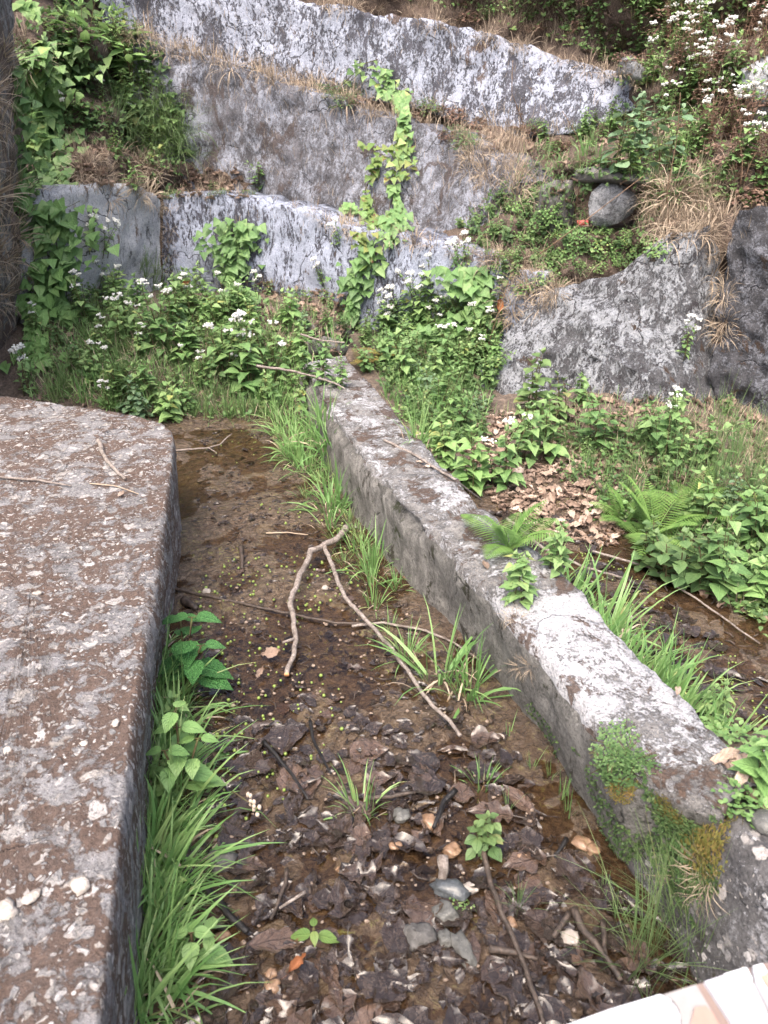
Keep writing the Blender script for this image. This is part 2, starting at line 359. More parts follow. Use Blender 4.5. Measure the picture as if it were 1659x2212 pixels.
M = dict(
 wall_top=plaster('whitewash_top', cover=.52, white=(.40, .43, .51), mossamt=.24, scale=1.9, stretch=.55, mid=(.10, .10, .12), soft=.018),
 wall_mid=plaster('whitewash_mid', cover=.50, white=(.36, .38, .44), mossamt=.36, scale=1.9, stretch=.5, mid=(.17, .165, .18), moss=(.10, .08, .075), soft=.04, bumpd=.02),
 wall_low=plaster('whitewash_low', cover=.56, white=(.38, .42, .52), mossamt=.14, scale=1.8, stretch=.38, mid=(.10, .10, .125), soft=.02),
 wall_left=plaster('whitewash_left', cover=.72, white=(.42, .435, .46), mossamt=.20, scale=2.0, stretch=.25, mid=(.12, .12, .13), soft=.022),
 wall_side=plaster('rough_side', cover=.5, white=(.33, .32, .31), mossamt=.55, scale=1.6, stretch=.3, mid=(.2, .18, .165), moss=(.13, .095, .075), soft=.04),
 midwall=plaster('concrete_mid', cover=.45, white=(.42, .42, .43), mossamt=.40, scale=2.8, stretch=1, mid=(.24, .23, .22), moss=(.085, .055, .04), soft=.022, bumpd=.008, patch=(1.28, 1.80)),
 midface=plaster('concrete_face', cover=.14, white=(.36, .35, .33), mossamt=.27, scale=2.6, stretch=.7, mid=(.26, .25, .23), dark=(.07, .068, .06), moss=(.035, .03, .02), soft=.08, bumpd=.012, green=.5),
 block=plaster('concrete_block', cover=.38, white=(.37, .365, .375), mossamt=.56, scale=3.0, stretch=1, mid=(.24, .225, .22), moss=(.10, .064, .047), soft=.12, bumpd=.008, peb=.55),
 rock=plaster('rock_lichen', cover=.50, white=(.43, .45, .48), mossamt=.22, scale=2.0, stretch=.5, rot=(0, .7, 0), soft=.02, mid=(.15, .15, .16), dark=(.045, .035, .04), bumpd=.03),
 rock2=plaster('rock_dark', cover=.30, white=(.40, .42, .48), mossamt=.30, scale=2.2, stretch=.8, rot=(0, -.3, 0), mid=(.10, .10, .11), dark=(.02, .02, .025), bumpd=.025),
 corner=plaster('concrete_corner', cover=.26, white=(.5, .5, .52), mossamt=.30, scale=2.0, stretch=1, mid=(.13, .125, .125), moss=(.05, .045, .03), bumpd=.008, peb=.2, green=.6),
 hill=soilmat('hill_soil', (.06, .045, .036), (.17, .125, .098), scale=18, bd=.04), mud=mudmat(), water=watermat(),
 leaf=leafmat('weed_leaf', (.075, .15, .055), (.145, .265, .09), (.27, .39, .15), yel=(.42, .40, .12)),
 leafb=leafmat('bright_leaf', (.10, .21, .065), (.185, .33, .105), (.30, .44, .17), yel=(.42, .40, .12)),
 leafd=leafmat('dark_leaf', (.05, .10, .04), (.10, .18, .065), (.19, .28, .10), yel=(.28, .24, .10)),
 leafblue=leafmat('bluish_leaf', (.07, .14, .07), (.13, .22, .115), (.21, .31, .17)),
 leafy=leafmat('yellowing_leaf', (.09, .18, .05), (.15, .24, .06), (.27, .27, .09), spots=((.16, .06, .03), .62)),
 leafred=leafmat('brown_leaf', (.09, .05, .038), (.20, .12, .09), (.32, .22, .16)),
 nettle=leafmat('crinkled_leaf', (.05, .17, .045), (.09, .27, .07), (.13, .33, .10), crinkle=230, vein=.5, veinN=11),
 grass=leafmat('grass_blade', (.08, .18, .05), (.15, .30, .09), (.30, .44, .17), yel=(.45, .42, .18), vein=.15, veinN=0, rough=.45),
 grassd=leafmat('dark_grass', (.06, .12, .04), (.12, .20, .07), (.23, .30, .13), yel=(.36, .32, .16), vein=.1, veinN=0),
 straw=leafmat('dry_straw', (.15, .11, .08), (.32, .25, .18), (.52, .43, .32), vein=.1, veinN=0, trans=.15, rough=.8),
 wet=leafmat('wet_dead_leaf', (.014, .009, .007), (.042, .026, .019), (.115, .072, .050), rough=.24, vein=.18, trans=0, coat=.7, veinN=9, ov=.9, wr=.006),
 dry=leafmat('dry_dead_leaf', (.15, .10, .075), (.32, .235, .18), (.50, .41, .34), rough=.8, vein=.2, trans=.1, veinN=10, ov=.7),
 orange=leafmat('orange_leaf', (.20, .07, .03), (.30, .12, .05), (.36, .20, .09), rough=.6, trans=.2),
 fern=leafmat('fern_leaf', (.09, .19, .04), (.16, .30, .07), (.27, .40, .12), vein=.2),
 ferny=leafmat('old_fern', (.14, .16, .03), (.26, .24, .06), (.34, .22, .08), vein=.2),
 flower=plain('white_petals', (.60, .60, .56), .7, .08), seed=plain('fluffy_seed', (.42, .35, .28), .8),
 stem=barkmat('green_stem', (.09, .10, .035), (.07, .035, .025), 40), stemd=barkmat('dead_stem', (.13, .08, .05), (.25, .17, .11), 40),
 bark=barkmat('twig_bark', (.15, .12, .10), (.34, .30, .27), 110, bd=.006), barkd=barkmat('wet_bark', (.03, .024, .02), (.10, .075, .06), 70, .4),
 barkb=barkmat('black_bark', (.008, .008, .009), (.025, .023, .022), 60, .35), cut=plain('cut_wood', (.62, .30, .14), .7),
 berry=plain('green_berry', (.17, .24, .05), .35, .4),
 st_grey=stonemat('grey_stone', (.065, .065, .06), (.125, .125, .115), .55, .2), st_or=stonemat('orange_stone', (.15, .085, .045), (.29, .19, .12), .45, .4),
 st_pale=stonemat('pale_stone', (.25, .22, .19), (.40, .36, .32), .7), st_dark=stonemat('dark_slab', (.05, .048, .045), (.13, .125, .12), .8),
 gravelm=stonemat('gravel_mix', (.13, .09, .065), (.34, .26, .20), .5, .5, 50),
 st_blue=stonemat('wet_blue_stone', (.035, .04, .045), (.085, .095, .10), .35, .4),
 lichen=plaster('lichen_stone', cover=.62, white=(.42, .43, .45), mossamt=.2, scale=3.5, stretch=1, mid=(.15, .15, .155)),
 tile_w=plain('white_marble', (.42, .42, .45), .25, .22), tile_g=plain('grey_tile', (.26, .245, .235), .3, .3), tile_t=plain('terracotta_tile', (.30, .19, .15), .35, .3),
 tile_b=plain('brown_grout', (.19, .14, .12), .6, .2), tile_s=plain('tan_tile', (.27, .22, .17), .4, .3), trim=plain('white_trim', (.58, .59, .61), .15, .12),
 red=plain('faded_red_plastic', (.42, .08, .07), .5),
)

# ---------------------------------------------------------------- setting: hillside, ground, water
BV = {}
def reg(o):                            # remember structure for resting plants on it
    me = o.data
    BV[o] = BVHTree.FromPolygons([o.matrix_world @ v.co for v in me.vertices], [tuple(p.vertices) for p in me.polygons])
    return o
def castd(org, d, objs=None):
    best = None
    for o, b in BV.items():
        if objs and o not in objs: continue
        h = b.ray_cast(org, d)
        if h[0] is not None and (best is None or h[3] < best[2]): best = (h[0], h[1], h[3], o)
    return best
def hit(px, py, objs=None):
    d = ray(px, py).normalized(); h = castd(CAM, d, objs)
    if h is None: return None
    n = h[1] if h[1].dot(d) < 0 else -h[1]
    return h[0], n, h[3]
def down(x, y, z=3):
    h = castd(Vector((x, y, z)), Vector((0, 0, -1))); return h[0] if h else Vector((x, y, 0))

def grid_mesh(name, P, nu, nv, mat, disp=None, parent=None):
    mb = MB()
    for j in range(nv + 1):
        for i in range(nu + 1):
            mb.v.append(P(i / nu, j / nv)); mb.a.append((0, 0, .5))
    for j in range(nv):
        for i in range(nu):
            a = j * (nu + 1) + i; mb.f.append((a, a + 1, a + nu + 2, a + nu + 1))
    return mb.build(name, mat, parent)

# hillside: depth control points
HC = [(-300, -300, 5.2), (-300, 300, 4.4), (-300, 900, 3.6), (40, -300, 6.3), (40, 100, 5.7), (40, 400, 5.45), (40, 700, 5.4), (40, 900, 5.6),
 (170, 100, 6.1), (200, 280, 6.0), (200, 370, 5.55), (400, 412, 6.5), (300, 375, 6.25), (260, -60, 7.9), (250, 20, 7.5), (420, 90, 7.5), (200, 500, 5.75), (200, 800, 5.8), (330, 60, 7.4), (330, 130, 6.95), (330, 300, 6.85), (330, 400, 6.3), (350, 470, 6.35), (330, 700, 6.3),
 (330, -300, 8.2), (700, -300, 8.6), (1000, -300, 8.4), (1300, -300, 7.6), (1700, -300, 6.6), (2000, -300, 6.0),
 (600, 0, 7.6), (600, 140, 7.4), (600, 185, 6.9), (600, 300, 6.9), (600, 420, 6.45), (600, 500, 6.2), (600, 750, 6.2),
 (850, 0, 7.6), (850, 215, 7.2), (850, 260, 6.6), (850, 400, 6.6), (850, 500, 5.85), (850, 600, 5.9), (850, 800, 5.8),
 (1000, 40, 7.5), (1000, 250, 7.0), (1000, 310, 6.2), (1000, 430, 6.1), (1020, 535, 5.35), (1000, 700, 5.5), (1000, 900, 5.4),
 (1150, 80, 7.3), (1150, 280, 6.75), (1260, 250, 6.6), (1200, 310, 6.2), (1120, 330, 5.9), (1150, 430, 5.55), (1120, 500, 5.15), (1150, 570, 4.95), (1150, 700, 5.1), (1150, 900, 5.0),
 (1300, 120, 6.9), (1300, 280, 6.1), (1280, 350, 5.5), (1250, 430, 5.15), (1250, 520, 4.85), (1250, 590, 4.75), (1300, 700, 4.9), (1300, 900, 4.9),
 (1450, 0, 6.6), (1450, 200, 6.0), (1450, 350, 5.2), (1450, 430, 4.85), (1450, 500, 4.7), (1450, 700, 4.8), (1450, 950, 4.6),
 (1600, 0, 6.2), (1600, 200, 5.7), (1600, 400, 4.8), (1600, 500, 4.6), (1600, 800, 4.4), (1850, 0, 5.8), (1850, 400, 4.5), (1850, 900, 4.0), (2100, 400, 4.0), (2100, 900, 3.6)]
def HD(px, py):
    if False: return 0
    sw = sy = 0
    for x, y, Y in HC:
        d2 = (x - px) ** 2 + ((y - py) * 1.5) ** 2 + 300; wgt = 1 / d2 ** 1.9; sw += wgt; sy += wgt * Y
    Y = sy / sw
    cav = ss(1175, 1215, px) * ss(1400, 1370, px) * ss(365, 385, py) * ss(505, 480, py)
    return Y + .40 * cav
def HP(u, v):
    px = -320 + u * 2450; py = -300 + v * 1280
    p = UY(px, py, HD(px, py)); d = ray(px, py).normalized()
    return p + d * (.09 * fr(p, 3.2, 3, 5) + .05 * fr(p, 14, 6, 3))
hill = grid_mesh('hillside', HP, 150, 90, M['hill']); tag(hill, kind='structure'); reg(hill)

# ground: floor of the channels and the banks
WL = [(655, 790), (700, 868), (760, 955), (860, 1080), (960, 1188), (1060, 1300), (1130, 1382), (1200, 1478), (1270, 1565), (1330, 1650), (1440, 1705), (1560, 1757)]
WR = [(742, 770), (820, 850), (900, 940), (1000, 1050), (1090, 1140), (1180, 1218), (1250, 1290), (1320, 1370), (1390, 1440), (1455, 1505), (1535, 1590), (1659, 1690)]
WLw = [UZ(x, y, .30) for x, y in WL]; WRw = [UZ(x, y, .30) for x, y in WR]
def interp_y(pts, y):
    pts = sorted(pts, key=lambda p: p.y)
    if y <= pts[0].y: return pts[0].x
    for a, b in zip(pts, pts[1:]):
        if y <= b.y: return a.x + (b.x - a.x) * (y - a.y) / (b.y - a.y)
    return pts[-1].x
def G(x, y):
    xl = interp_y(WLw, y) - .02
    p = (x, y, 0)
    base = .000 + .016 * fr(p, 2.6, 1, 4) + .008 * fr(p, 14, 5, 3) + .004 * fr(p, 45, 2, 2)
    z = base - .003 * ss(1.6, 1.0, y)
    if x < xl + .15:
        z += .40 * ss(4.05, 5.5, y + .25 * nz(p, 1.3, 4) + .35 * ss(-.6, -1.8, x))
    else:
        z += .045 * ss(2.7, 3.3, y) + .05 * ss(3.3, 4.2, y) + .12 * ss(4.2, 5.0, y)
        z += .09 * ss(0, .5, x - (.90 + (3.49 - y) * .27) + .1 * nz(p, 2, 9))
        z += .27 * ss(1.48, 1.28, y) * ss(0.9, 1.0, y)
    return z + .02 * fr(p, 5, 11, 3) * ss(.03, .12, z)
def axis(a, segs):
    out = [a]
    for b, st in segs:
        n = max(1, round((b - out[-1]) / st)); s0 = out[-1]; out += [s0 + (b - s0) * (i + 1) / n for i in range(n)]
    return out
XS = axis(-12, [(-3, .6), (-1.3, .08), (1.3, .016), (2.4, .04), (12, .6)]); YS = axis(-8, [(.3, .4), (3.2, .016), (5, .03), (6.4, .06), (12, .6)])
gm = MB()
for y in YS:
    for x in XS: gm.v.append(Vector((x, y, G(x, y)))); gm.a.append((0, 0, .5))
nx = len(XS)
for j in range(len(YS) - 1):
    for i in range(nx - 1): a = j * nx + i; gm.f.append((a, a + 1, a + nx + 1, a + nx))
ground = gm.build('ground', M['mud']); tag(ground, kind='structure'); reg(ground)
wm = MB(); wm.v = [Vector(p) for p in ((-1.6, -.5, 0), (2.2, -.5, 0), (2.2, 5, 0), (-1.6, 5, 0))]; wm.a = [(0, 0, 0)] * 4; wm.f = [(0, 1, 2, 3)]
water = wm.build('water', M['water']); tag(water, kind='structure')

# ---------------------------------------------------------------- walls
def ribbon(name, cols, mat, label, cat='retaining wall', amp=.03, th=.35, step=.03, batter=.0, seed=0):
    """cols: (px_top, py_top, Y, px_bot, py_bot, Ybot) along the wall, left to right; a solid wall of thickness th"""
    T = [UY(c[0], c[1], c[2]) for c in cols]; B = [UY(c[3], c[4], c[5]) for c in cols]
    Ls = [0]
    for a, b in zip(T, T[1:]): Ls.append(Ls[-1] + (b - a).length)
    n = int(Ls[-1] / step); m = max(6, int(max((a - b).length for a, b in zip(T, B)) / step))
    mb = MB(); back = Vector((0, 1, 0))
    for i in range(n + 1):
        s_ = Ls[-1] * i / n
        t = Vector(lerp_list([(l, tuple(v)) for l, v in zip(Ls, T)], s_)); b = Vector(lerp_list([(l, tuple(v)) for l, v in zip(Ls, B)], s_))
        t2 = Vector(lerp_list([(l, tuple(v)) for l, v in zip(Ls, T)], min(Ls[-1], s_ + .1))); t1 = Vector(lerp_list([(l, tuple(v)) for l, v in zip(Ls, T)], max(0, s_ - .1)))
        dr = (t2 - t1); nrm = Vector((dr.y, -dr.x, 0)).normalized()
        if nrm.y > 0 and abs(nrm.y) > .5: nrm = -nrm
        t = t + Vector((0, 0, 1)) * (.03 * fr(t, 3, seed) + .028 * fr(t, 9, seed + 2, 5))
        col = [t - nrm * th, t - nrm * (th * .5)]
        for k in range(m + 1):
            f = k / m; p = t.lerp(b, f); q = amp * fr(p, 2.2, seed) + amp * .5 * fr(p, 8, seed + 5, 4)
            edge = max(0, 1 - k / 1.0) * .012
            col.append(p + nrm * (q - edge))
        col.append(b - nrm * th)
        mb.v += col; mb.a += [(0, 0, .5)] * len(col)
    k = m + 4
    for i in range(n):
        for j in range(k):
            a = i * k + j; b = i * k + (j + 1) % k; mb.f.append((a, b, b + k, a + k))
    mb.f.append(tuple(range(k))); mb.f.append(tuple(n * k + j for j in range(k))[::-1])
    o = mb.build(name, mat); tag(o, label, cat); return reg(o)

wall_T = ribbon('retaining_wall', [(210, -100, 7.15, 220, 50, 7.1), (400, -70, 7.15, 400, 112, 7.1), (560, -30, 7.1, 560, 158, 7.05), (650, -2, 7.05, 690, 195, 6.95), (900, 38, 6.9, 900, 235, 6.8), (1050, 72, 6.75, 1040, 280, 6.6),
   (1180, 118, 6.6, 1130, 300, 6.4), (1300, 150, 6.4, 1260, 285, 6.2), (1385, 182, 6.25, 1370, 235, 6.15)], M['wall_top'], 'uppermost whitewashed retaining wall speckled with black mould, sloping down to the right', seed=1)
wall_M = ribbon('retaining_wall', [(285, 78, 6.6, 300, 410, 6.5), (420, 118, 6.6, 430, 410, 6.45), (540, 158, 6.55, 550, 435, 6.35), (650, 198, 6.45, 650, 462, 6.2), (720, 206, 6.35, 720, 475, 6.05), (800, 232, 6.25, 800, 500, 5.9), (900, 268, 6.1, 900, 520, 5.7),
   (1000, 300, 5.9, 1000, 545, 5.45), (1070, 345, 5.65, 1080, 560, 5.25), (1110, 400, 5.45, 1120, 575, 5.1)], M['wall_mid'], 'middle retaining wall, grey-brown and stained, under the dry grass ledge', amp=.05, seed=2)
wall_L = ribbon('retaining_wall', [(352, 425, 6.0, 352, 700, 5.95), (450, 418, 6.0, 450, 720, 5.9), (560, 428, 5.9, 560, 745, 5.8), (650, 455, 5.75, 650, 770, 5.65), (720, 480, 5.6, 720, 790, 5.5), (850, 508, 5.35, 850, 800, 5.25),
   (960, 530, 5.15, 960, 820, 5.05), (1080, 562, 4.95, 1080, 850, 4.85), (1185, 592, 4.75, 1185, 880, 4.65)], M['wall_low'], 'lowest retaining wall, blue-white whitewash with black vertical streaks, behind the flowering weeds', seed=3)
wall_R = ribbon('retaining_wall', [(40, 410, 4.95, 40, 760, 4.9), (150, 402, 5.15, 150, 760, 5.1), (240, 398, 5.45, 240, 740, 5.4), (300, 405, 5.72, 300, 730, 5.7), (347, 428, 5.9, 347, 730, 5.9)], M['wall_left'],
   'short streaky return wall under the heap of brown leaves, left of the wall corner', seed=4)
wall_S = ribbon('side_wall', [(-320, -200, 3.0, -420, 1100, 3.0), (-160, -200, 3.6, -200, 1000, 3.6), (-20, -150, 4.5, -50, 900, 4.3), (8, -100, 4.9, 50, 850, 4.8), (22, -60, 5.3, 75, 800, 5.2)], M['wall_side'],
   'grey rough side wall at the left edge of the photo, hung with dry roots', 'wall', seed=5, amp=.05, th=.25)

def sweep(name, secs, mat, label, cat, amp=.01, seed=0, fine=.004):
    k = len(secs[0]); mb = MB()
    for s_ in secs:
        for p in s_:
            q = Vector((fr(p, 4, seed), fr(p, 4, seed + 9), fr(p, 4, seed + 21))) * amp + Vector((fr(p, 22, seed), fr(p, 22, seed + 3), fr(p, 22, seed + 7))) * fine
            mb.v.append(p + q); mb.a.append((0, 0, .5))
    for i in range(len(secs) - 1):
        for j in range(k):
            a = i * k + j; b = i * k + (j + 1) % k; mb.f.append((a, b, b + k, a + k))
    mb.f.append(tuple(range(k))); mb.f.append(tuple((len(secs) - 1) * k + j for j in range(k))[::-1])
    o = mb.build(name, mat)
    if label: tag(o, label, cat)
    return reg(o)
secs = []
def dens(pts, st):
    L = [0]
    for a, b in zip(pts, pts[1:]): L.append(L[-1] + (b - a).length)
    n = int(L[-1] / st); return [Vector(lerp_list([(l, tuple(v)) for l, v in zip(L, pts)], L[-1] * i / n)) for i in range(n + 1)]
dl = dens(WLw, .018)
L = [0]
for a, b in zip(WRw, WRw[1:]): L.append(L[-1] + (b - a).length)
for i, p in enumerate(dl):
    f = i / (len(dl) - 1); r = Vector(lerp_list([(l / L[-1], tuple(v)) for l, v in zip(L, WRw)], f))
    s_ = [r + Vector((.01, 0, -.45)), r + Vector((.01, 0, -.16)), r + Vector((.004, 0, -.025))]
    for k in range(9):
        g = k / 8; q = r.lerp(p, .04 + .92 * g)
        notch = -.035 * math.exp(-((f - .60) / .010) ** 2) - .02 * math.exp(-((f - .46) / .01) ** 2) * (g > .5) + (.012 if f > .60 else 0) - .012 * max(0, nz(q, 9, 4))
        s_.append(q + Vector((0, 0, .006 + notch + .008 * math.sin(math.pi * g))))
    chip = .06 * max(0, nz(p, 4.5, 3) - .05) + .03 * max(0, nz(p, 13, 6)) + .012 * max(0, nz(p, 37, 6)) + .035 * math.exp(-((f - .57) / .018) ** 2)
    un = .085 * ss(.35, .8, f)
    s_ += [p + Vector((-.002 + chip, 0, -.02 - chip * .4))] + [p + Vector((-.014 - .05 * d_ + un * (d_ / .3) ** .8, 0, -d_)) for d_ in (.06, .11, .17, .23, .29, .45)]
    secs.append(s_)
secs_w = secs
wall_W = sweep('divider_wall', secs, M['midwall'], 'low concrete dividing wall running diagonally between two muddy channels, top partly whitewashed', 'low wall', .014, 2, .007)

wall_W.data.materials.append(M['midface'])
KW = len(secs_w[0])
for k_, p_ in enumerate(wall_W.data.polygons):
    if k_ % KW >= 12 or k_ % KW < 2: p_.material_index = 1
# near concrete block on the left
out = [UZ(372, 1000, .4), UZ(376, 945, .4), UZ(370, 926, .4), UZ(350, 912, .4), UZ(300, 896, .4), UZ(200, 880, .4), UZ(100, 866, .4), UZ(0, 852, .4), UZ(-250, 830, .4)]
ol = [Vector((-.24, -.6, .4)), UZ(190, 2400, .4), UZ(215, 2200, .4), UZ(290, 1560, .4), UZ(340, 1250, .4)] + out + [Vector((-3.4, 3.6, .4)), Vector((-3.4, -.6, .4))]
per = dens(ol + [ol[0]], .02)[:-1]; cen = Vector((-.95, 1.7, .4)); mb = MB(); RN = 62
for r_ in range(RN):
    f = (r_ / (RN - 1)) ** .8
    for p in per:
        q = cen.lerp(p, f); e = (1 - f) * (p - cen).length
        dz = .010 * fr(q, 3, 4) + .005 * fr(q, 24, 7) + .004 * fr(q, 60, 9, 2) - .016 * max(0, 1 - e / .02) ** 2
        mb.v.append(q + Vector((0, 0, dz))); mb.a.append((0, 0, .5))
npz = len(per)
for k, dz in enumerate((-.06, -.10, -.16, -.24, -.34, -.5)):
    for p in per:
        o_ = (p - cen); o_.z = 0; o_.normalize(); q = p + Vector((0, 0, dz))
        mb.v.append(q + o_ * (.006 - .013 * k + .012 * fr(q, 8, 6) + .006 * fr(q, 30, 2))); mb.a.append((0, 0, .5))
for r_ in range(RN + 5):
    for k in range(npz):
        a = r_ * npz + k; b = r_ * npz + (k + 1) % npz; mb.f.append((a, b, b + npz, a + npz))
blk = empty('parapet_block'); tag(blk, 'broad rough concrete parapet with brown moss and embedded pebbles, filling the left foreground', 'parapet')
bo = mb.build('coping', M['block'], blk); reg(bo)
for (px, py, s_) in ((172, 1912, .020), (70, 1935, .017), (12, 1965, .022), (82, 1280, .013), (120, 1165, .011), (250, 1560, .012), (182, 1605, .010), (15, 1620, .013), (95, 1445, .013), (160, 1480, .008), (120, 925, .013), (230, 925, .016)):
    e = MB(); p = UZ(px, py, .4); e.blob(p + Vector((0, 0, -.001)), s_, s_ * rnd.uniform(.6, .9), s_ * .28, seed=px, rough=.3, rot=Matrix.Rotation(px, 3, 'Z'), ang=.5, seg=11, rings=8)
    e.build('embedded_stone', M['st_pale'], blk)

# corner block lower right
c0 = UZ(1563, 1757, .3); c1 = UZ(1659, 1872, .3); dirn = (c1 - c0).normalized(); c2 = c0 + dirn * .9; bk = UZ(1659, 1736, .3); dbk = (bk - c0).normalized()
secs = []
for i in range(70):
    f = i / 69; a = c0 + dirn * (1.16 * f - .16); s_ = []
    a = a + Vector((.012 * fr(a, 9, 1), 0, -.02 * ss(.15, .12, f)))
    far = a + dbk * 1.1
    s_ += [far + Vector((0, 0, -.5)), far]
    s_ += [a + dbk * (1.1 * (1 - (k / 14)) ** 1.6) for k in range(1, 14)]
    s_ += [a + Vector((0, 0, .004)) + dbk * .012, a + Vector((-.003, 0, -.014))] + [a + Vector((-.012 - .012 * k, 0, -.05 * k)) for k in range(1, 10)]
    secs.append(s_)
wall_C = sweep('corner_block', secs, M['corner'], 'dark mossy concrete block with a round stone on it, at the lower right', 'concrete block', .008, 6, .005)

# ---------------------------------------------------------------- rocks on the right
def outline_rock(name, pts, Yf, bulge, th, mat, label, cat, amp=.05, seed=0, rings=34, cen=None):
    P2 = []
    for a, b in zip(pts, pts[1:] + pts[:1]):
        n = max(1, int(math.hypot(b[0] - a[0], b[1] - a[1]) / 10))
        P2 += [(a[0] + (b[0] - a[0]) * i / n, a[1] + (b[1] - a[1]) * i / n) for i in range(n)]
    cx, cy = cen or (sum(p[0] for p in P2) / len(P2), sum(p[1] for p in P2) / len(P2))
    mb = MB(); n = len(P2)
    for r_ in range(rings + 1):
        f = r_ / rings
        for (x, y) in P2:
            jt = 1 + (.035 * nz((x * .03, y * .03, 0), 1.0, seed) + .02 * nz((x * .09, y * .09, 0), 1.0, seed + 3)) * f
            px = cx + (x - cx) * f * jt; py = cy + (y - cy) * f * jt
            p = UY(px, py, Yf(px, py)); d = ray(px, py).normalized()
            mb.v.append(p + d * (bulge * f ** 3.2 + amp * fr(p, 1.9, seed, 5) + amp * .9 * abs(fr(p + Vector((p.z * .8, 0, 0)), 3.2, seed + 4, 3)) + amp * .3 * fr(p, 13, seed + 8, 4))); mb.a.append((0, 0, .5))
    for dd, f in ((th * .5, .96), (th, .85)):
        for (x, y) in P2:
            px = cx + (x - cx) * f; py = cy + (y - cy) * f
            mb.v.append(UY(px, py, Yf(px, py)) + ray(px, py).normalized() * (bulge + dd)); mb.a.append((0, 0, .5))
    for r_ in range(rings + 2):
        for k in range(n):
            a = r_ * n + k; b = r_ * n + (k + 1) % n; mb.f.append((a, a + n, b + n, b))
    mb.f.append(tuple((rings + 2) * n + k for k in range(n)))
    o = mb.build(name, mat); tag(o, label, cat); return reg(o)
rock_B = outline_rock('boulder', [(1045, 940), (1035, 800), (1085, 735), (1140, 665), (1200, 622), (1290, 603), (1345, 585), (1400, 535), (1450, 505), (1530, 490), (1552, 540), (1560, 640), (1550, 760), (1555, 900), (1500, 1000), (1350, 1000), (1150, 975)],
   lambda x, y: 4.45 - .35 * ss(600, 950, y) - .30 * ss(1050, 1550, x), .16, .35, M['rock'], 'huge grey-white lichened boulder rising behind the ferns on the right', 'boulder', .07, 3)
rock_F = outline_rock('rocky_cliff', [(1595, 452), (1700, 440), (1900, 430), (2000, 700), (1980, 1150), (1750, 1130), (1640, 1040), (1590, 960), (1548, 880), (1530, 800), (1545, 680), (1570, 560)],
   lambda x, y: 4.05 - .3 * ss(500, 1000, y) - .45 * ss(1560, 1950, x), .14, .5, M['rock2'], 'dark rough rock face at the right edge, beside the big boulder', 'rock face', .09, 8)
rock_s = outline_rock('small_boulder', [(1272, 470), (1270, 440), (1278, 415), (1300, 396), (1328, 394), (1352, 402), (1372, 418), (1383, 436), (1365, 462), (1335, 484), (1300, 492), (1280, 488)],
   lambda x, y: 4.86 + .0009 * (x - 1320), .05, .16, M['lichen'], 'round grey lichened stone wedged under a flat slab in the hillside niche', 'stone', .045, 5, 14)
slab = outline_rock('stone_slab', [(1238, 380), (1246, 366), (1280, 360), (1330, 364), (1380, 374), (1410, 388), (1412, 402), (1370, 398), (1300, 394), (1262, 396), (1240, 390)],
   lambda x, y: 4.84, .05, .45, M['st_dark'], 'flat dark stone slab roofing the niche in the hillside', 'stone slab', .015, 6, 8)
pier = outline_rock('niche_stone', [(1168, 402), (1200, 388), (1236, 390), (1245, 430), (1240, 500), (1190, 512), (1160, 470)], lambda x, y: 4.98, .08, .25, M['st_dark'],
   'dark broken stone forming the left side of the hillside niche', 'stone', .03, 7, 10)
rub = outline_rock('rubble_stone', [(1395, 150), (1365, 120), (1340, 125), (1330, 160), (1370, 185), (1400, 180)], lambda x, y: 6.0, .1, .2, M['lichen'], 'pale stone poking out at the right end of the uppermost wall', 'stone', .03, 9, 8)
rb2 = outline_rock('rock_outcrop', [(1600, 150), (1659, 120), (1750, 130), (1760, 330), (1659, 340), (1620, 290)], lambda x, y: 5.5, .15, .2, M['wall_left'], 'pale grey rock outcrop behind the white flowers at the top right edge', 'rock', .05, 10, 12)
outline_rock('stone', [(662, 738), (700, 726), (735, 735), (752, 752), (745, 768), (700, 770), (668, 764)], lambda x, y: 4.5, .07, .15, M['st_dark'], 'flat dark stone lying on the far end of the dividing wall', 'stone', .012, 11, 8)
outline_rock('stone', [(655, 705), (700, 694), (750, 700), (762, 720), (720, 730), (665, 724)], lambda x, y: 4.85, .07, .2, M['st_dark'], 'broad dark stone just behind the far end of the dividing wall', 'stone', .012, 12, 8)
outline_rock('red_scrap', [(1246, 476), (1270, 475), (1272, 486), (1248, 488)], lambda x, y: 4.86, .01, .03, M['red'], 'small faded red scrap lying at the foot of the niche stone', 'scrap', .001, 13, 3)

# ---------------------------------------------------------------- tiled ledge in the lower right corner
led = empty('tiled_ledge', UZ(1500, 2190, .75)); tag(led, 'bright marble-tiled ledge with white and terracotta pieces in the lower right corner', 'ledge')
LZ = .75
def zc(zx, zy): return (1171.4 + zx * .2941, 1951.6 + zy * .2941)
def poly(name, pts, mat, z, th, parent=led, bev=True):
    top = [UZ(*zc(*p), z) - led.location for p in pts]; n = len(top); mb = MB()
    c = sum(top, Vector()) / n
    mb.v = [c + (p - c) * .985 + Vector((0, 0, 0)) for p in top] + [p + Vector((0, 0, -.0015)) for p in top] + [p + Vector((0, 0, -th)) for p in top]
    mb.a = [(0, 0, .5)] * (3 * n)
    mb.f = [tuple(range(n))] + [(k, (k + 1) % n, (k + 1) % n + n, k + n) for k in range(n)] + [(k + n, (k + 1) % n + n, (k + 1) % n + 2 * n, k + 2 * n) for k in range(n)] + [tuple(2 * n + k for k in range(n))[::-1]]
    return mb.build(name, mat, parent, smooth=False)
poly('ledge_base', [(150, 905), (870, 672), (1190, 572), (1500, 474), (1700, 415), (2400, 200), (2600, 1400), (2000, 2200), (150, 2200)], M['tile_b'], LZ - .006, .80)
poly('edge_trim', [(140, 905), (500, 775), (870, 665), (950, 706), (650, 800), (350, 885), (250, 960)], M['trim'], LZ + .012, .02)
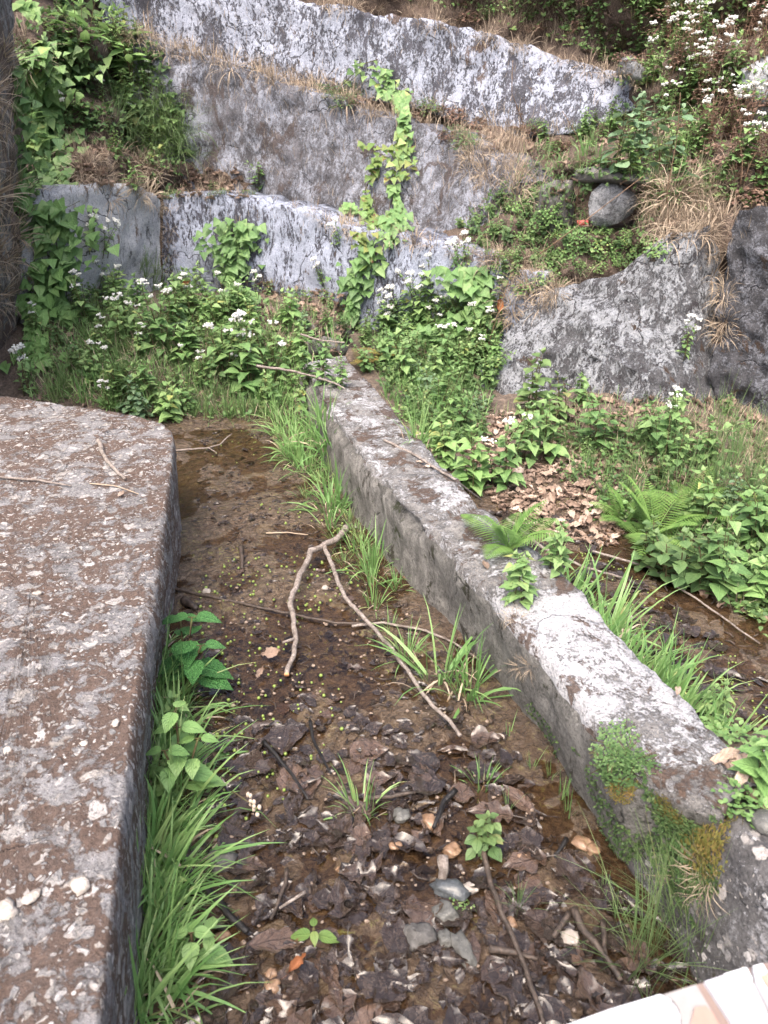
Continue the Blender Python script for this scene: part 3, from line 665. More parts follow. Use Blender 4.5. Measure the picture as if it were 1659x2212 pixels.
poly('tile', [(350, 890), (650, 802), (945, 712), (990, 760), (1012, 820), (1016, 900), (1010, 1300), (280, 1300), (250, 965)], M['tile_w'], LZ + .006, .014)
poly('tile', [(880, 668), (1130, 590), (1255, 800), (1300, 1300), (1020, 1300), (1020, 880), (1000, 770), (955, 706)], M['tile_g'], LZ, .01)
poly('tile', [(1120, 760), (1200, 745), (1255, 800), (1310, 900), (1330, 1300), (1120, 1300), (1090, 880)], M['tile_t'], LZ + .003, .01)
poly('tile', [(1190, 568), (1330, 522), (1372, 562), (1460, 584), (1540, 565), (1640, 770), (1850, 1300), (1560, 1300), (1385, 865)], M['tile_w'], LZ, .01)
poly('tile', [(1335, 516), (1500, 466), (1546, 552), (1460, 580), (1375, 556)], M['trim'], LZ + .003, .01)
poly('tile', [(1548, 456), (1618, 436), (1655, 500), (1592, 524), (1700, 700), (1900, 1100), (1860, 1150), (1665, 735), (1570, 560)], M['trim'], LZ + .004, .012)
poly('tile', [(1600, 527), (1660, 505), (1760, 400), (2000, 330), (2200, 900), (1920, 1100), (1705, 695)], M['tile_s'], LZ, .01)

# ---------------------------------------------------------------- leaf shapes
DELTA = [(0, .02), (.05, .34), (.16, .50), (.38, .41), (.68, .21), (1, .0)]
OVAL = [(0, .02), (.15, .30), (.42, .50), (.72, .34), (1, .0)]
LANCE = [(0, .04), (.22, .46), (.5, .46), (.8, .2), (1, 0)]
ROUND = [(0, .05), (.15, .38), (.45, .52), (.8, .38), (1, .06)]
SERR = [(0, .02)] + [(.04 + .92 * i / 15, (.5 * math.sin(math.pi * min(1, (.08 + .92 * i / 15)) ** .72) + .03) * (1.0 if i % 2 else .90)) for i in range(16)] + [(1, 0)]
Z = Vector((0, 0, 1))
def ang(a, el): return Vector((math.cos(a) * math.cos(el), math.sin(a) * math.cos(el), math.sin(el)))

def weed_proto(h, ls, nst, mat, seed, name='flowering_weed', cat='weed', heads=0, fmat='flower', stmat='stem', prof=DELTA, spread=.35, pairs=7, el=.25):
    r = random.Random(seed); lm, sm, hs = MB(), MB(), []
    for s_ in range(nst):
        a = r.uniform(0, 6.28); lean = r.uniform(.05, spread); hh = h * r.uniform(.6, 1.05)
        b = Vector((r.uniform(-.04, .04), r.uniform(-.04, .04), -.02)) * (h / .3)
        pts = [b + Vector((math.cos(a) * lean * hh * t * t, math.sin(a) * lean * hh * t * t, hh * t + .02 * t)) for t in (0, .2, .4, .6, .8, 1)]
        sm.tube(pts, [.0035 * (1 - .12 * i) * (h / .35) ** .5 for i in range(6)], 5)
        n = pairs
        for k in range(n):
            t = .12 + .88 * (k + .5) / n; i = min(4, int(t * 5)); p = pts[i].lerp(pts[i + 1], t * 5 - i)
            a0 = a + k * 1.57 + r.uniform(-.3, .3); sz = ls * (1.12 - .55 * t) * r.uniform(.75, 1.15) * (.7 if t < .2 else 1)
            for q in (0, math.pi):
                if r.random() < .12: continue
                d = ang(a0 + q + r.uniform(-.25, .25), el + r.uniform(-.35, .35)); pet = p + d * sz * .25
                sm.tube([p, pet], .0012, 3, cap=False)
                lm.leaf(pet, (d + Vector((0, 0, -.28))).normalized(), Z, sz, sz * r.uniform(.75, .95), min(1, max(0, r.gauss(.45 + .25 * t, .2))), prof, r.uniform(.05, .35), r.uniform(.05, .35), r.uniform(-.3, .3))
        for q in range(3):    # leafy tip
            lm.leaf(pts[-1], ang(r.uniform(0, 6.28), .9), Z, ls * .4, ls * .28, .8, prof, .3, .1)
        if heads and s_ < heads:
            fm = MB()
            for q in range(r.randint(2, 4)):
                e = pts[-1] + ang(r.uniform(0, 6.28), 1.0) * (.035 * h / .3)
                e2 = e + Z * .02; sm.tube([pts[-1], e, e2], .001, 3, cap=False)
                for _ in range(8):
                    c = e2 + Vector((r.gauss(0, .0065), r.gauss(0, .0065), r.gauss(0, .0045)))
                    fm.blob(c, .0062, .0062, .005, .5, _, 3, 5, .3)
            hs.append(fm)
    parts = [('stem', sm.mesh('stem', M[stmat])), ('foliage', lm.mesh('foliage', M[mat]))]
    parts += [('flower_head', f.mesh('flower_head', M[fmat])) for f in hs]
    return Proto(name, cat, parts)
def tuft_proto(L, W, n, mat, seed, spread=.7, droop=.9, name='grass_tuft', cat='grass tuft', r0=.02, seg=5, dead=0):
    r = random.Random(seed); mb = MB(); dm = MB()
    for k in range(dead):
        dm.blade(Vector((r.gauss(0, r0), r.gauss(0, r0), 0)), ang(r.uniform(0, 6.28), r.uniform(.1, .9)), L * r.uniform(.3, .7), W * .6, r.random(), r.uniform(1, 2.5), 4)
    for k in range(n):
        a = r.uniform(0, 6.28); e = math.pi / 2 - abs(r.gauss(0, spread)); q = r0 * math.sqrt(r.random())
        d = ang(a, max(.15, e)); o = Vector((math.cos(a) * q, math.sin(a) * q, -.01))
        mb.blade(o, d, L * r.uniform(.45, 1.1), W * r.uniform(.6, 1.1), min(1, max(0, r.gauss(.5, .25))), droop * r.uniform(.4, 1.4), seg)
    if dead: return Proto(name, cat, [('blades', mb.mesh('blades', M[mat])), ('dead_blades', dm.mesh('dead_blades', M['straw']))])
    return Proto(name, cat, [(name, mb.mesh(name, M[mat]))])
def patch_proto(rad, n, ls, mat, seed, hgt=.05, name='creeper_patch', cat='creeper', prof=OVAL, stems=8):
    r = random.Random(seed); mb = MB(); sm = MB()
    for k in range(n):
        q = rad * math.sqrt(r.random()) * (1 - .35 * abs(math.sin(3 * k))); a = r.uniform(0, 6.28); z = hgt * r.random() * (1 - (q / rad) ** 2 * .6)
        mb.leaf(Vector((q * math.cos(a), q * math.sin(a), z)), ang(r.uniform(0, 6.28), r.uniform(-.2, .6)), Z, ls * r.uniform(.6, 1.2), ls * r.uniform(.55, .8), r.random(), prof, r.uniform(0, .3), .2, r.uniform(-.5, .5))
    for k in range(stems):
        a = r.uniform(0, 6.28); sm.tube([Vector((0, 0, 0)), ang(a, .2) * rad * .5, ang(a + r.uniform(-.4, .4), .1) * rad], .0015, 3)
    return Proto(name, cat, [('stem', sm.mesh('stem', M['stem'])), ('foliage', mb.mesh('foliage', M[mat]))])
def fern_proto(L, nfr, mat, seed, el=.9):
    r = random.Random(seed); parts = []
    for f in range(nfr):
        mb = MB(); a = f * 6.28 / nfr + r.uniform(-.4, .4); e = el * r.uniform(.7, 1.2); ll = L * r.uniform(.7, 1.05)
        pts = []; p = Vector((0, 0, 0)); d = ang(a, e)
        for i in range(25):
            pts.append(p.copy()); p = p + d * ll / 24; d = (d + Vector((0, 0, -.055))).normalized()
        mb.tube(pts, [.0022 * (1 - i / 28) for i in range(25)], 4)
        for i in range(3, 25):
            t = i / 24; w_ = .30 * ll * math.sin(math.pi * (.12 + .86 * t) ** .85) + .006; tg = (pts[min(i + 1, 24)] - pts[i - 1]).normalized(); sd_ = tg.cross(Z).normalized()
            for sg in (1, -1):
                dd = (sd_ * sg + tg * .45 + Vector((0, 0, -.12))).normalized()
                mb.leaf(pts[i], dd, Z, w_ * r.uniform(.9, 1.05), ll * .033, min(1, max(0, r.gauss(.5, .18))), LANCE, .1, .15)
        parts.append(('frond', mb.mesh('frond', M[mat])))
    return Proto('fern', 'fern', parts)

# ---------------------------------------------------------------- prototypes
tufts = [tuft_proto(.20, .0075, 30, 'grass', 10 + i, .6, 1.3, r0=.04, dead=7) for i in range(4)]
tuftl = [tuft_proto(.30, .009 + .002 * i, 24, 'grass', 20 + i, .8, 1.5, r0=.045, dead=6) for i in range(4)]
tuftd = [tuft_proto(.22, .0045, 40, 'grassd', 30 + i, .6, 1.2, 'fine_tuft') for i in range(3)]
straws = [tuft_proto(.22, .0048, 50, 'straw', 40 + i, 1.0, 2.6, 'dry_grass_tuft', 'dry grass', .05, 6) for i in range(5)]
weeds = [weed_proto(.34, .085, 5, 'leaf', 50 + i, heads=3) for i in range(4)]
weedn = [weed_proto(.28, .085, 4, 'leaf', 60 + i, name='leafy_weed', heads=0) for i in range(4)]
weedb = [weed_proto(.26, .085, 4, 'leafb', 70 + i, name='leafy_weed', heads=0) for i in range(3)]
weedbr = [weed_proto(.32, .038, 9, 'leafred', 80 + i, name='withered_weed', heads=4, stmat='stemd', pairs=8) for i in range(3)]
weedf = [weed_proto(.36, .055, 7, 'leaf', 90 + i, heads=3) for i in range(3)]
weedo = [weed_proto(.24, .055, 4, 'leafblue' if i == 1 else 'leaf', 65 + i, name='broadleaf_weed', prof=[OVAL, ROUND, LANCE][i], pairs=8, spread=.6) for i in range(3)]
weedd = [weed_proto(.16, .05, 4, 'leafd', 95 + i, name='low_weed', prof=OVAL, pairs=6) for i in range(3)]
blues = [weed_proto(.38, .10, 4, 'leafblue', 100 + i, name='broadleaf_shrub', cat='shrub', prof=ROUND, pairs=5) for i in range(2)]
lances = [weed_proto(.34, .16, 4, 'leafb', 110 + i, name='lance_leaf_plant', cat='plant', prof=[(t, w_ * .42) for t, w_ in LANCE], pairs=5, el=.5, spread=.6) for i in range(2)]
creep = [patch_proto(.13, 120, .028, 'leafb', 120 + i, .07) for i in range(3)]
creepd = [patch_proto(.15, 150, .022, 'leafd', 125 + i, .08) for i in range(2)]
creepr = [patch_proto(.13, 140, .026, 'leafred', 128 + i, .06, 'withered_creeper') for i in range(2)]
maiden = [patch_proto(.10, 380, .0115, 'ferny' if i else 'leaf', 130 + i, .05, 'maidenhair_fern', 'fern', ROUND, 14) for i in range(2)]
ferns = [fern_proto(.34, 9, 'fern', 140, 1.15), fern_proto(.24, 8, 'fern', 141, 1.1), fern_proto(.22, 6, 'ferny', 142)]

OC = {}
EXCL = [(1325, 450, 62, 60), (1400, 1160, 60, 40), (1500, 1110, 40, 25)]
def inpoly(x, y, P):
    c = False; j = len(P) - 1
    for i in range(len(P)):
        if (P[i][1] > y) != (P[j][1] > y) and x < (P[j][0] - P[i][0]) * (y - P[i][1]) / (P[j][1] - P[i][1]) + P[i][0]: c = not c
        j = i
    return c
def spots_in(P, n, mind=0, objs=None, seed=0):
    r = random.Random(seed + 5); x0, x1 = min(p[0] for p in P), max(p[0] for p in P); y0, y1 = min(p[1] for p in P), max(p[1] for p in P)
    out, tries = [], 0; pts = []
    while len(out) < n and tries < n * 60:
        tries += 1; x, y = r.uniform(x0, x1), r.uniform(y0, y1)
        if not inpoly(x, y, P): continue
        if any(((x - a) / c) ** 2 + ((y - b) / d) ** 2 < 1 for a, b, c, d in EXCL): continue
        if mind and any((x - a) ** 2 + (y - b) ** 2 < mind * mind for a, b in pts): continue
        h = hit(x, y, objs)
        if h is None: continue
        if objs is None and h[2] is bo: continue
        pts.append((x, y)); out.append((h[0], h[1], h[2], x, y))
    return out
def strew(protos, P, n, label, group, sc=(.8, 1.2), mind=0, up=0.0, seed=0, objs=None, sink=.01):
    r = random.Random(seed)
    for (p, nn, o, x, y) in spots_in(P, n, mind, objs, seed):
        u = (Z * (1 - up) + nn * up).normalized() if up else None
        r.choice(protos).put(p - (u or Z) * sink, r.uniform(0, 6.28), r.uniform(*sc), u, label, group, (r.uniform(-.2, .2), r.uniform(-.2, .2)))

# hero plants -----------------------------------------------------
def at(protos, px, py, sc, label, i=0, up=0.0, group=None, rz=None, tilt=(0, 0), objs=None):
    h = hit(px, py, objs)
    if h is None: return
    u = (Z * (1 - up) + h[1] * up).normalized() if up else None
    return protos[i % len(protos)].put(h[0] - Z * .005, rz if rz is not None else rnd.uniform(0, 6.28), sc, u, label, group, tilt)
PG = 'flowering weeds on the mound below the lowest wall'
at(weeds, 540, 860, 1.35, 'tallest white-flowered weed in the middle of the mound below the lowest wall', 0)
at(weeds, 500, 830, 1.15, 'flowering weed with white heads just left of the tallest clump on the mound', 1)
at(weeds, 590, 840, 1.1, 'flowering weed leaning to the left end of the dividing wall, white heads on top', 2)
at(weeds, 350, 760, 1.2, 'light green flowering weed in front of the wall corner, white heads at the top', 3)
at(weedb, 400, 790, 1.1, 'yellow-green leafy weed between the wall corner and the tall white-flowered clump', 0)
at(weedn, 665, 900, .8, 'small leafy weed growing against the left face of the dividing wall near its far end', 1)
at(weedn, 735, 838, .55, 'small green seedling growing on top of the dividing wall near its far end', 2)
at(weedn, 1120, 1300, .62, 'leafy weed with pointed leaves growing on top of the dividing wall at its broken joint', 0)
at(weedn, 1195, 1235, .55, 'leafy weed standing on the right edge of the dividing wall beside the fern', 3)
at(ferns, 1098, 1185, .95, 'bright green fern arching over the top of the dividing wall', 1, objs=[wall_W])
at(ferns, 1410, 1165, .95, 'large bright green fern below the big boulder', 0)
at(ferns, 1490, 1100, 1.0, 'smaller green fern to the right of the large fern below the boulder', 1)
at(ferns, 1650, 1150, 1.2, 'fern at the right edge under the dark rock face', 1)
at(ferns, 1350, 1130, .9, 'low fern immediately left of the large fern, over the leaf litter', 1)
at(ferns, 790, 790, .9, 'yellowing fern behind the far end of the dividing wall', 2)
at(ferns, 830, 775, .8, 'brownish fern right of the yellowing fern beyond the dividing wall', 2)
at(weedb, 1025, 1060, 1.1, 'pale green leafy weed beside the dividing wall at the edge of the litter', 1)
at(weeds, 1075, 1055, .95, 'pale green flowering weed with one white head above the leaf litter', 2)
at(weedb, 960, 1010, .9, 'pale green leafy weed right behind the dividing wall halfway along', 2)
at(weedn, 1180, 990, 1.05, 'bushy green weed at the foot of the big boulder, left part', 2)
at(weedn, 1130, 1000, 1.0, 'leafy weed at the lower left corner of the big boulder', 3)
at(weedd, 1150, 900, 2.0, 'dark green velvety weed leaning on the lower boulder', 0)
at(weedd, 1210, 920, 1.6, 'dark grey-green weed right of the velvety weed at the boulder foot', 1)
at(weedn, 1290, 970, 1.0, 'leafy weed at the middle of the boulder foot', 1)
at(weeds, 1440, 990, .95, 'tall weed with a single white head in front of the right part of the boulder', 0)
at(weedn, 1445, 930, .9, 'leafy weed against the lower right part of the boulder', 0)
at(weedd, 1450, 1265, 1.6, 'dark bushy plant hanging over the right channel below the ferns', 2)
at(weedd, 1400, 1230, 1.2, 'dark green rounded-leaf plant left of the bushy plant over the right channel', 0)
at(weedn, 1560, 1290, 1.0, 'green weed with lobed leaves on the right bank above the channel', 1)
at(weedb, 1640, 1310, .9, 'light green weed at the right edge above the channel bank', 0)
at(weedd, 1520, 1270, 1.6, 'dark leafy weed between the ferns and the right channel', 1)
for px, py, s_ in ((1330, 1605, .6), (1350, 1650, .7), (1372, 1640, .5), (1318, 1672, .45), (1345, 1700, .4)):
    at(maiden, px, py, (s_ * 1.2, s_ * .9, s_ * .55), 'yellow-green maidenhair fern on the left face of the dividing wall', px, 1.0, 'maidenhair ferns on the dividing wall', objs=[wall_W])
for px, py, s_ in ((1470, 1775, .6), (1505, 1805, .75), (1545, 1790, .6), (1490, 1850, .6), (1445, 1745, .4), (1535, 1840, .6), (1460, 1820, .5), (1510, 1890, .5)):
    at(maiden, px, py, (s_ * 1.2, s_ * .9, s_ * .5), 'maidenhair fern covering the corner where the dividing wall meets the dark block', px, 1.0, 'maidenhair ferns on the dark block')
at(blues, 1345, 372, 1.0, 'bluish-green broad-leaved shrub growing above the stone slab', 0)
at(blues, 1440, 400, 1.05, 'bluish-green broad-leaved shrub to the right of the niche', 1)
at(blues, 1390, 330, .85, 'upper bluish-green broad-leaved shrub on the slope above the niche', 0)
at(lances, 240, 180, 1.3, 'drooping long-leaved plant at the upper left, in front of the uppermost wall end', 0)
at(lances, 290, 160, 1.2, 'drooping long-leaved plant reaching over the middle wall at the upper left', 1)
at(lances, 180, 120, 1.2, 'long-leaved plant at the top left above the leafy curtain', 0)
at(lances, 85, 330, 1.0, 'bright long-leaved sprig hanging at the left over the side wall', 1)
at(lances, 290, 410, .55, 'small yellow-tipped long-leaved sprig hanging over the return wall', 0)
at(weedn, 560, 410, .7, 'spiky green rosette on the ledge of the lowest wall', 1)
at(weedn, 1535, 1560, .5, 'small green seedling at the right edge of the dividing wall near the soil', 2)
at(weedb, 1640, 1680, .6, 'small bright green plant among dry leaves beside the dark block', 1)
at(creep, 1575, 1600, .6, 'low green creeper on the soil behind the dark block', 0)
at(creep, 1592, 1728, .5, 'low green creeper at the back edge of the dark block', 2)
at(tuftl, 800, 1230, .8, 'grass tuft at the foot of the dividing wall beside the forked branch', 0)
at(tuftl, 950, 1470, 1.0, 'wide grass tuft in the middle of the mud under the long branch', 1)
at(tuftl, 1010, 1500, .8, 'grass tuft spreading right of the long branch near the dividing wall', 2)
at(tufts, 780, 1750, .75, 'small grass tuft alone in the wet leaves at the centre', 0)
at(tufts, 1040, 1700, .5, 'few thin blades of grass standing in the wet leaves', 1)
at(tuftd, 1120, 1960, .35, 'tiny spiky dark green tuft beside the long dark twig', 0)
at(weedd, 1040, 1840, .75, 'small broad-leaved seedling sprouting from the wet leaves', 0)
at(creep, 990, 1960, .28, 'tiny round-leaved seedling cluster in the wet leaves', 1)

# big crinkled plant and bright plant by the block
def hero_plant(name, base, stems, mat, label, ls, prof, wd=.72):
    e = empty(name, base); tag(e, label, 'plant'); sm, lm = MB(), MB(); r = random.Random(3)
    for (tip, n, sc) in stems:
        tip = Vector(tip); pts = [Vector((0, 0, -.03)).lerp(tip, t) + Vector((0, 0, .03 * math.sin(t * 3.1))) for t in (0, .25, .5, .75, 1)]
        sm.tube(pts, [.005, .0045, .004, .003, .0025], 6)
        for k in range(n):
            t = .35 + .65 * k / (n - 1 if n > 1 else 1); p = pts[0].lerp(pts[-1], t) + Vector((0, 0, .03 * math.sin(t * 3.1))); a0 = k * 1.57 + r.uniform(-.2, .2)
            for q in (0, math.pi):
                d = ang(a0 + q, .15); s_ = ls * sc * (1.1 - .5 * t) * r.uniform(.85, 1.15); pt = p + d * s_ * .18
                sm.tube([p, pt], .0015, 4, cap=False)
                lm.leaf(pt, d + Vector((0, 0, -.25)), Z, s_, s_ * wd, r.uniform(.3, .8), prof, r.uniform(.1, .25), .25)
    sm.build('stem', M['stem'], e); lm.build('foliage', M[mat], e)
hero_plant('crinkled_plant', UZ(405, 1500, .0), [((.03, .05, .24), 3, 1.25), ((.07, -.03, .20), 3, 1.1), ((-.02, .10, .20), 3, .9)], 'nettle', 'plant with large crinkled veined leaves beside the parapet edge', .10, SERR)
hero_plant('broadleaf_seedling', UZ(400, 1740, .0), [((.0, .04, .27), 4, 1), ((.05, .02, .20), 3, .9), ((-.02, -.02, .2), 3, .9)], 'leafb', 'bright green smooth-leaved plant between the parapet and the wet leaves', .085, SERR, .7)
hero_plant('broadleaf_seedling', UZ(425, 2085, .0), [((.0, .0, .10), 3, 1), ((.03, .02, .07), 2, .9)], 'leafb', 'small pale green seedling by the parapet at the bottom left', .065, SERR, .7)
hero_plant('drowned_seedling', UZ(680, 2035, .0), [((.0, .0, .04), 2, 1)], 'leafy', 'small yellowing seedling lying in the wet leaves', .05, SERR, .6)

# grass along the parapet
r = random.Random(4)
for i in range(85):
    f = i / 84; py = 1380 + f * 860; px = (372 - .083 * (py - 900)) + r.uniform(0, 75) * (1 if py > 1500 else .3)
    b = UZ(px, py, 0); pr = r.choice(tuftl if i % 3 else tufts)
    pr.put(Vector((b.x + .0, b.y, -.01)), r.uniform(0, 6.28), r.uniform(.62, 1.0) * (1 if py > 1500 else .6), None, 'long-bladed green grass tuft growing along the foot of the parapet', 'grass tufts along the parapet', (r.uniform(-.5, .5), r.uniform(-.1, .6)))
for px, py in ((345, 1600), (365, 1680), (385, 1790), (360, 1880), (340, 1960), (330, 2050), (310, 2130), (395, 1850), (350, 1740))[::4]:
    r.choice(weedb + weedn).put(UZ(px + 15, py, -.01), r.uniform(0, 6), r.uniform(.45, .75), None, 'leafy weed mixed into the grass along the foot of the parapet', 'leafy weeds along the parapet', (0, .2))
# grass along the left foot of the divider
for i in range(38):
    f = i / 37; y = 3.9 - 2.7 * f if i % 2 else 3.9 - 1.6 * f; x = interp_y(WLw, y) - r.uniform(.04, .20)
    if 1.15 < y < 1.75 and r.random() < .8: continue
    r.choice(tufts + tuftl).put(Vector((x, y, G(x, y) - .01)), r.uniform(0, 6.28), r.uniform(.45, .8) * (1 if y > 2.2 else .95), None, 'fresh green grass tuft along the left foot of the dividing wall', 'grass tufts at the left foot of the dividing wall', (0, r.uniform(-.3, .1)))
strew(tufts + tuftl, [(560, 880), (690, 850), (720, 990), (700, 1060), (620, 1000)], 26, 'bright grass tuft at the back of the left channel beside the dividing wall', 'grass tufts at the back of the left channel', (.6, .9), 12, seed=3)
strew(tufts, [(820, 860), (900, 800), (960, 900), (1000, 1010), (950, 1010)], 16, 'grass tuft behind the far half of the dividing wall', 'grass tufts behind the dividing wall', (.6, 1), 14, seed=4)
for i in range(44):
    f = i / 43; y = 2.35 - .9 * f; x = interp_y(WRw, y) + r.uniform(.03, .26)
    r.choice(tuftl).put(Vector((x, y, G(x, y) - .01)), r.uniform(0, 6.28), r.uniform(.65, 1.1), None, 'long arching grass tuft on the right side of the dividing wall', 'long grass on the right side of the dividing wall', (0, r.uniform(.2, .5)))
# wiry rushes by the corner block
wire = [tuft_proto(.34, .0022, 34, 'grassd', 200 + i, .45, .8, 'wiry_rush', 'rush', .05, 7) for i in range(3)]
for i in range(12):
    px, py = r.choice([(1440, 1960), (1480, 2010), (1510, 2060), (1420, 2030), (1500, 1980), (1380, 2050)]); b = UZ(px + r.uniform(-30, 30), py + r.uniform(-30, 30), 0)
    r.choice(wire).put(b, r.uniform(0, 6.28), r.uniform(.6, .95), None, 'thin wiry dark green rush at the foot of the dark concrete block', 'wiry rushes by the dark block', (r.uniform(-.3, .2), r.uniform(-.5, .1)))
hs = [tuft_proto(.10, .003, 9, 'grass', 210 + i, .3, .4, 'thin_sprig', 'sprig', .012, 4) for i in range(2)]
for px, py in ((1100, 1590), (1150, 1660), (1190, 1680), (1230, 1760), (1100, 1745), (1215, 1720), (1310, 1930), (1340, 1980), (1340, 1850), (1370, 1800)):
    hs[px % 2].put(UZ(px, py, 0), r.uniform(0, 6), r.uniform(.7, 1.2), None, 'thin green sprig standing in the shallow water near the dividing wall', 'sprigs in the shallow water')

# mass planting ----------------------------------------------------
strew(weeds, [(80, 640), (250, 640), (640, 740), (640, 800), (520, 850), (150, 830), (60, 800)], 13, 'green weed with small white flower heads on the mound below the lowest wall', PG, (.6, .95), 28, seed=11)
strew(weedn + weedb + weedo, [(60, 600), (300, 630), (660, 700), (690, 830), (560, 900), (330, 870), (100, 870), (300, 905), (640, 905)], 48, 'triangular-leaved green weed without flowers on the mound below the lowest wall', 'leafy weeds on the mound', (.6, 1.1), 17, seed=12)
strew(weedd, [(60, 600), (300, 640), (660, 720), (640, 905), (330, 895), (100, 870)], 24, 'low dark green weed among the taller plants of the mound', 'low dark weeds on the mound', (.7, 1.3), 14, seed=13)
strew(tuftd, [(200, 680), (640, 740), (640, 910), (330, 900), (100, 870)], 70, 'dark grass tuft among the weeds of the mound', 'grass tufts on the mound', (.6, 1.0), 14, seed=14)
strew(tufts, [(200, 700), (640, 760), (640, 910), (330, 900), (100, 870)], 50, 'bright upright grass tuft among the weeds of the mound', 'bright grass on the mound', (.6, 1.0), 14, seed=15)
strew(weeds, [(840, 680), (1060, 600), (1080, 780), (1040, 860), (880, 800), (800, 700)], 12, 'flowering weed with white heads before the right end of the lowest wall', 'flowering weeds before the right end of the lowest wall', (.65, 1.0), 26, seed=16)
strew(weedn + weedb + weedo, [(780, 700), (1060, 620), (1090, 760), (1040, 960), (960, 960), (860, 860), (780, 800)], 36, 'leafy green weed between the dividing wall and the big boulder', 'leafy weeds between the dividing wall and the boulder', (.5, .95), 18, seed=17)
strew(weedd + creep, [(780, 700), (1060, 640), (1040, 960), (960, 970), (820, 840)], 40, 'low small-leaved plant between the dividing wall and the big boulder', 'low plants between the dividing wall and the boulder', (.7, 1.2), 14, seed=18)
strew(tuftd, [(780, 720), (1040, 760), (1040, 960), (960, 980), (820, 840)], 22, 'dark grass tuft between the dividing wall and the big boulder', 'dark grass between wall and boulder', (.6, 1.0), 14, seed=19)
strew(weedo + weedn + weedd, [(1150, 930), (1450, 960), (1659, 1040), (1760, 1300), (1659, 1330), (1480, 1260), (1380, 1150), (1240, 1040)], 18, 'leafy weed on the right bank under the boulder', 'leafy weeds on the right bank', (.5, 1.0), 24, seed=20)
strew(creepd + creep, [(1150, 930), (1450, 960), (1659, 1040), (1760, 1330), (1600, 1310), (1460, 1240), (1360, 1130), (1240, 1050)], 22, 'low creeping plant on the right bank under the boulder', 'low creepers on the right bank', (.8, 1.3), 18, seed=21)
strew(wire, [(1380, 930), (1659, 960), (1720, 1150), (1500, 1150)], 16, 'thin rush tuft standing on the right bank before the rocks', 'rushes on the right bank', (.7, 1.1), 20, seed=22)
strew(tuftd, [(1150, 940), (1450, 980), (1720, 1080), (1700, 1320), (1460, 1240), (1300, 1080)], 24, 'dark grass tuft on the right bank under the boulder', 'dark grass on the right bank', (.6, 1.0), 18, seed=23)
# upper right slope
UR = [(1230, -60), (1800, -60), (1800, 430), (1560, 440), (1420, 330), (1400, 200), (1310, 150), (1220, 90)]
strew(weedf, [(1230, -60), (1480, -60), (1560, 200), (1500, 330), (1420, 330), (1400, 200), (1310, 150)], 34, 'green weed with small white flowers on the upper right slope', 'green flowering weeds on the upper right slope', (.7, 1.1), 24, seed=24)
strew(weedbr, [(1400, -60), (1800, -60), (1800, 420), (1560, 400), (1500, 280), (1420, 100)], 55, 'reddish-brown withered weed covered in white flowers on the upper right slope', 'withered flowering weeds on the upper right slope', (.7, 1.0), 20, seed=25)
strew(weedn + weedd + creep, UR, 60, 'low green weed among the flowering plants of the upper right slope', 'low green weeds on the upper right slope', (.5, .95), 18, seed=26)
strew(creepr, UR, 30, 'brown withered creeper on the upper right slope', 'withered creepers on the upper right slope', (.8, 1.3), 18, .3, seed=27)
strew(weedn + creep + weedd, [(1150, 300), (1240, 270), (1400, 250), (1560, 330), (1560, 460), (1420, 440), (1180, 360)], 36, 'small green weed on the slope around the niche', 'small weeds around the niche', (.45, .85), 20, seed=28)
strew(creep + weedd, [(990, 470), (1180, 400), (1240, 520), (1300, 560), (1180, 590), (1010, 540)], 36, 'small-leaved yellow-green creeper on the dark bank left of the niche', 'creepers on the bank left of the niche', (.5, .85), 20, .5, seed=29, objs=[hill, wall_M, pier])
strew(creep + creepd, [(1230, 490), (1400, 490), (1440, 540), (1330, 585), (1240, 580)], 14, 'small creeper just above the big boulder', 'creepers above the big boulder', (.45, .8), 18, .5, seed=30)
strew(tuftd + tufts, [(1150, 300), (1400, 250), (1620, 420), (1420, 470), (1180, 380)], 22, 'short grass tuft on the slope around the niche', 'short grass around the niche', (.6, .95), 20, seed=31)
strew(creepd + creepr, [(620, -60), (1230, -60), (1240, 110), (1180, 90), (900, 10)], 14, 'dull creeper along the top of the uppermost wall', 'creepers above the uppermost wall', (.8, 1.4), 20, .2, seed=32)
strew(weedn + weedd, [(900, -60), (1250, -60), (1240, 110), (1100, 60)], 16, 'small green weed above the uppermost wall', 'weeds above the uppermost wall', (.5, .9), 24, seed=33)
# upper left slope
strew(weedn + weedd, [(130, -40), (240, -40), (340, 160), (400, 330), (350, 400), (160, 300), (120, 150)], 36, 'green weed on the upper left slope behind the return wall', 'weeds on the upper left slope', (.6, 1.0), 22, seed=34)
strew(weedf, [(150, 100), (350, 200), (420, 330), (330, 330), (200, 230)], 7, 'white-flowered weed on the upper left slope', 'flowering weeds on the upper left slope', (.5, .7), 30, seed=35)
hangg = [tuft_proto(.34, .0045, 60, 'grassd', 220 + i, .9, 2.6, 'hanging_tuft', 'grass tuft', .06, 7) for i in range(3)]
strew(hangg, [(220, 200), (350, 200), (440, 330), (400, 380), (250, 300)], 22, 'long dark grass drooping over the upper left slope', 'drooping grass on the upper left slope', (.8, 1.2), 18, .3, seed=36)
strew(tuftd, [(300, 560), (440, 580), (430, 680), (300, 680)], 12, 'dark grass tuft at the foot of the wall corner', 'grass at the wall corner', (.7, 1), 14, .2, seed=37)
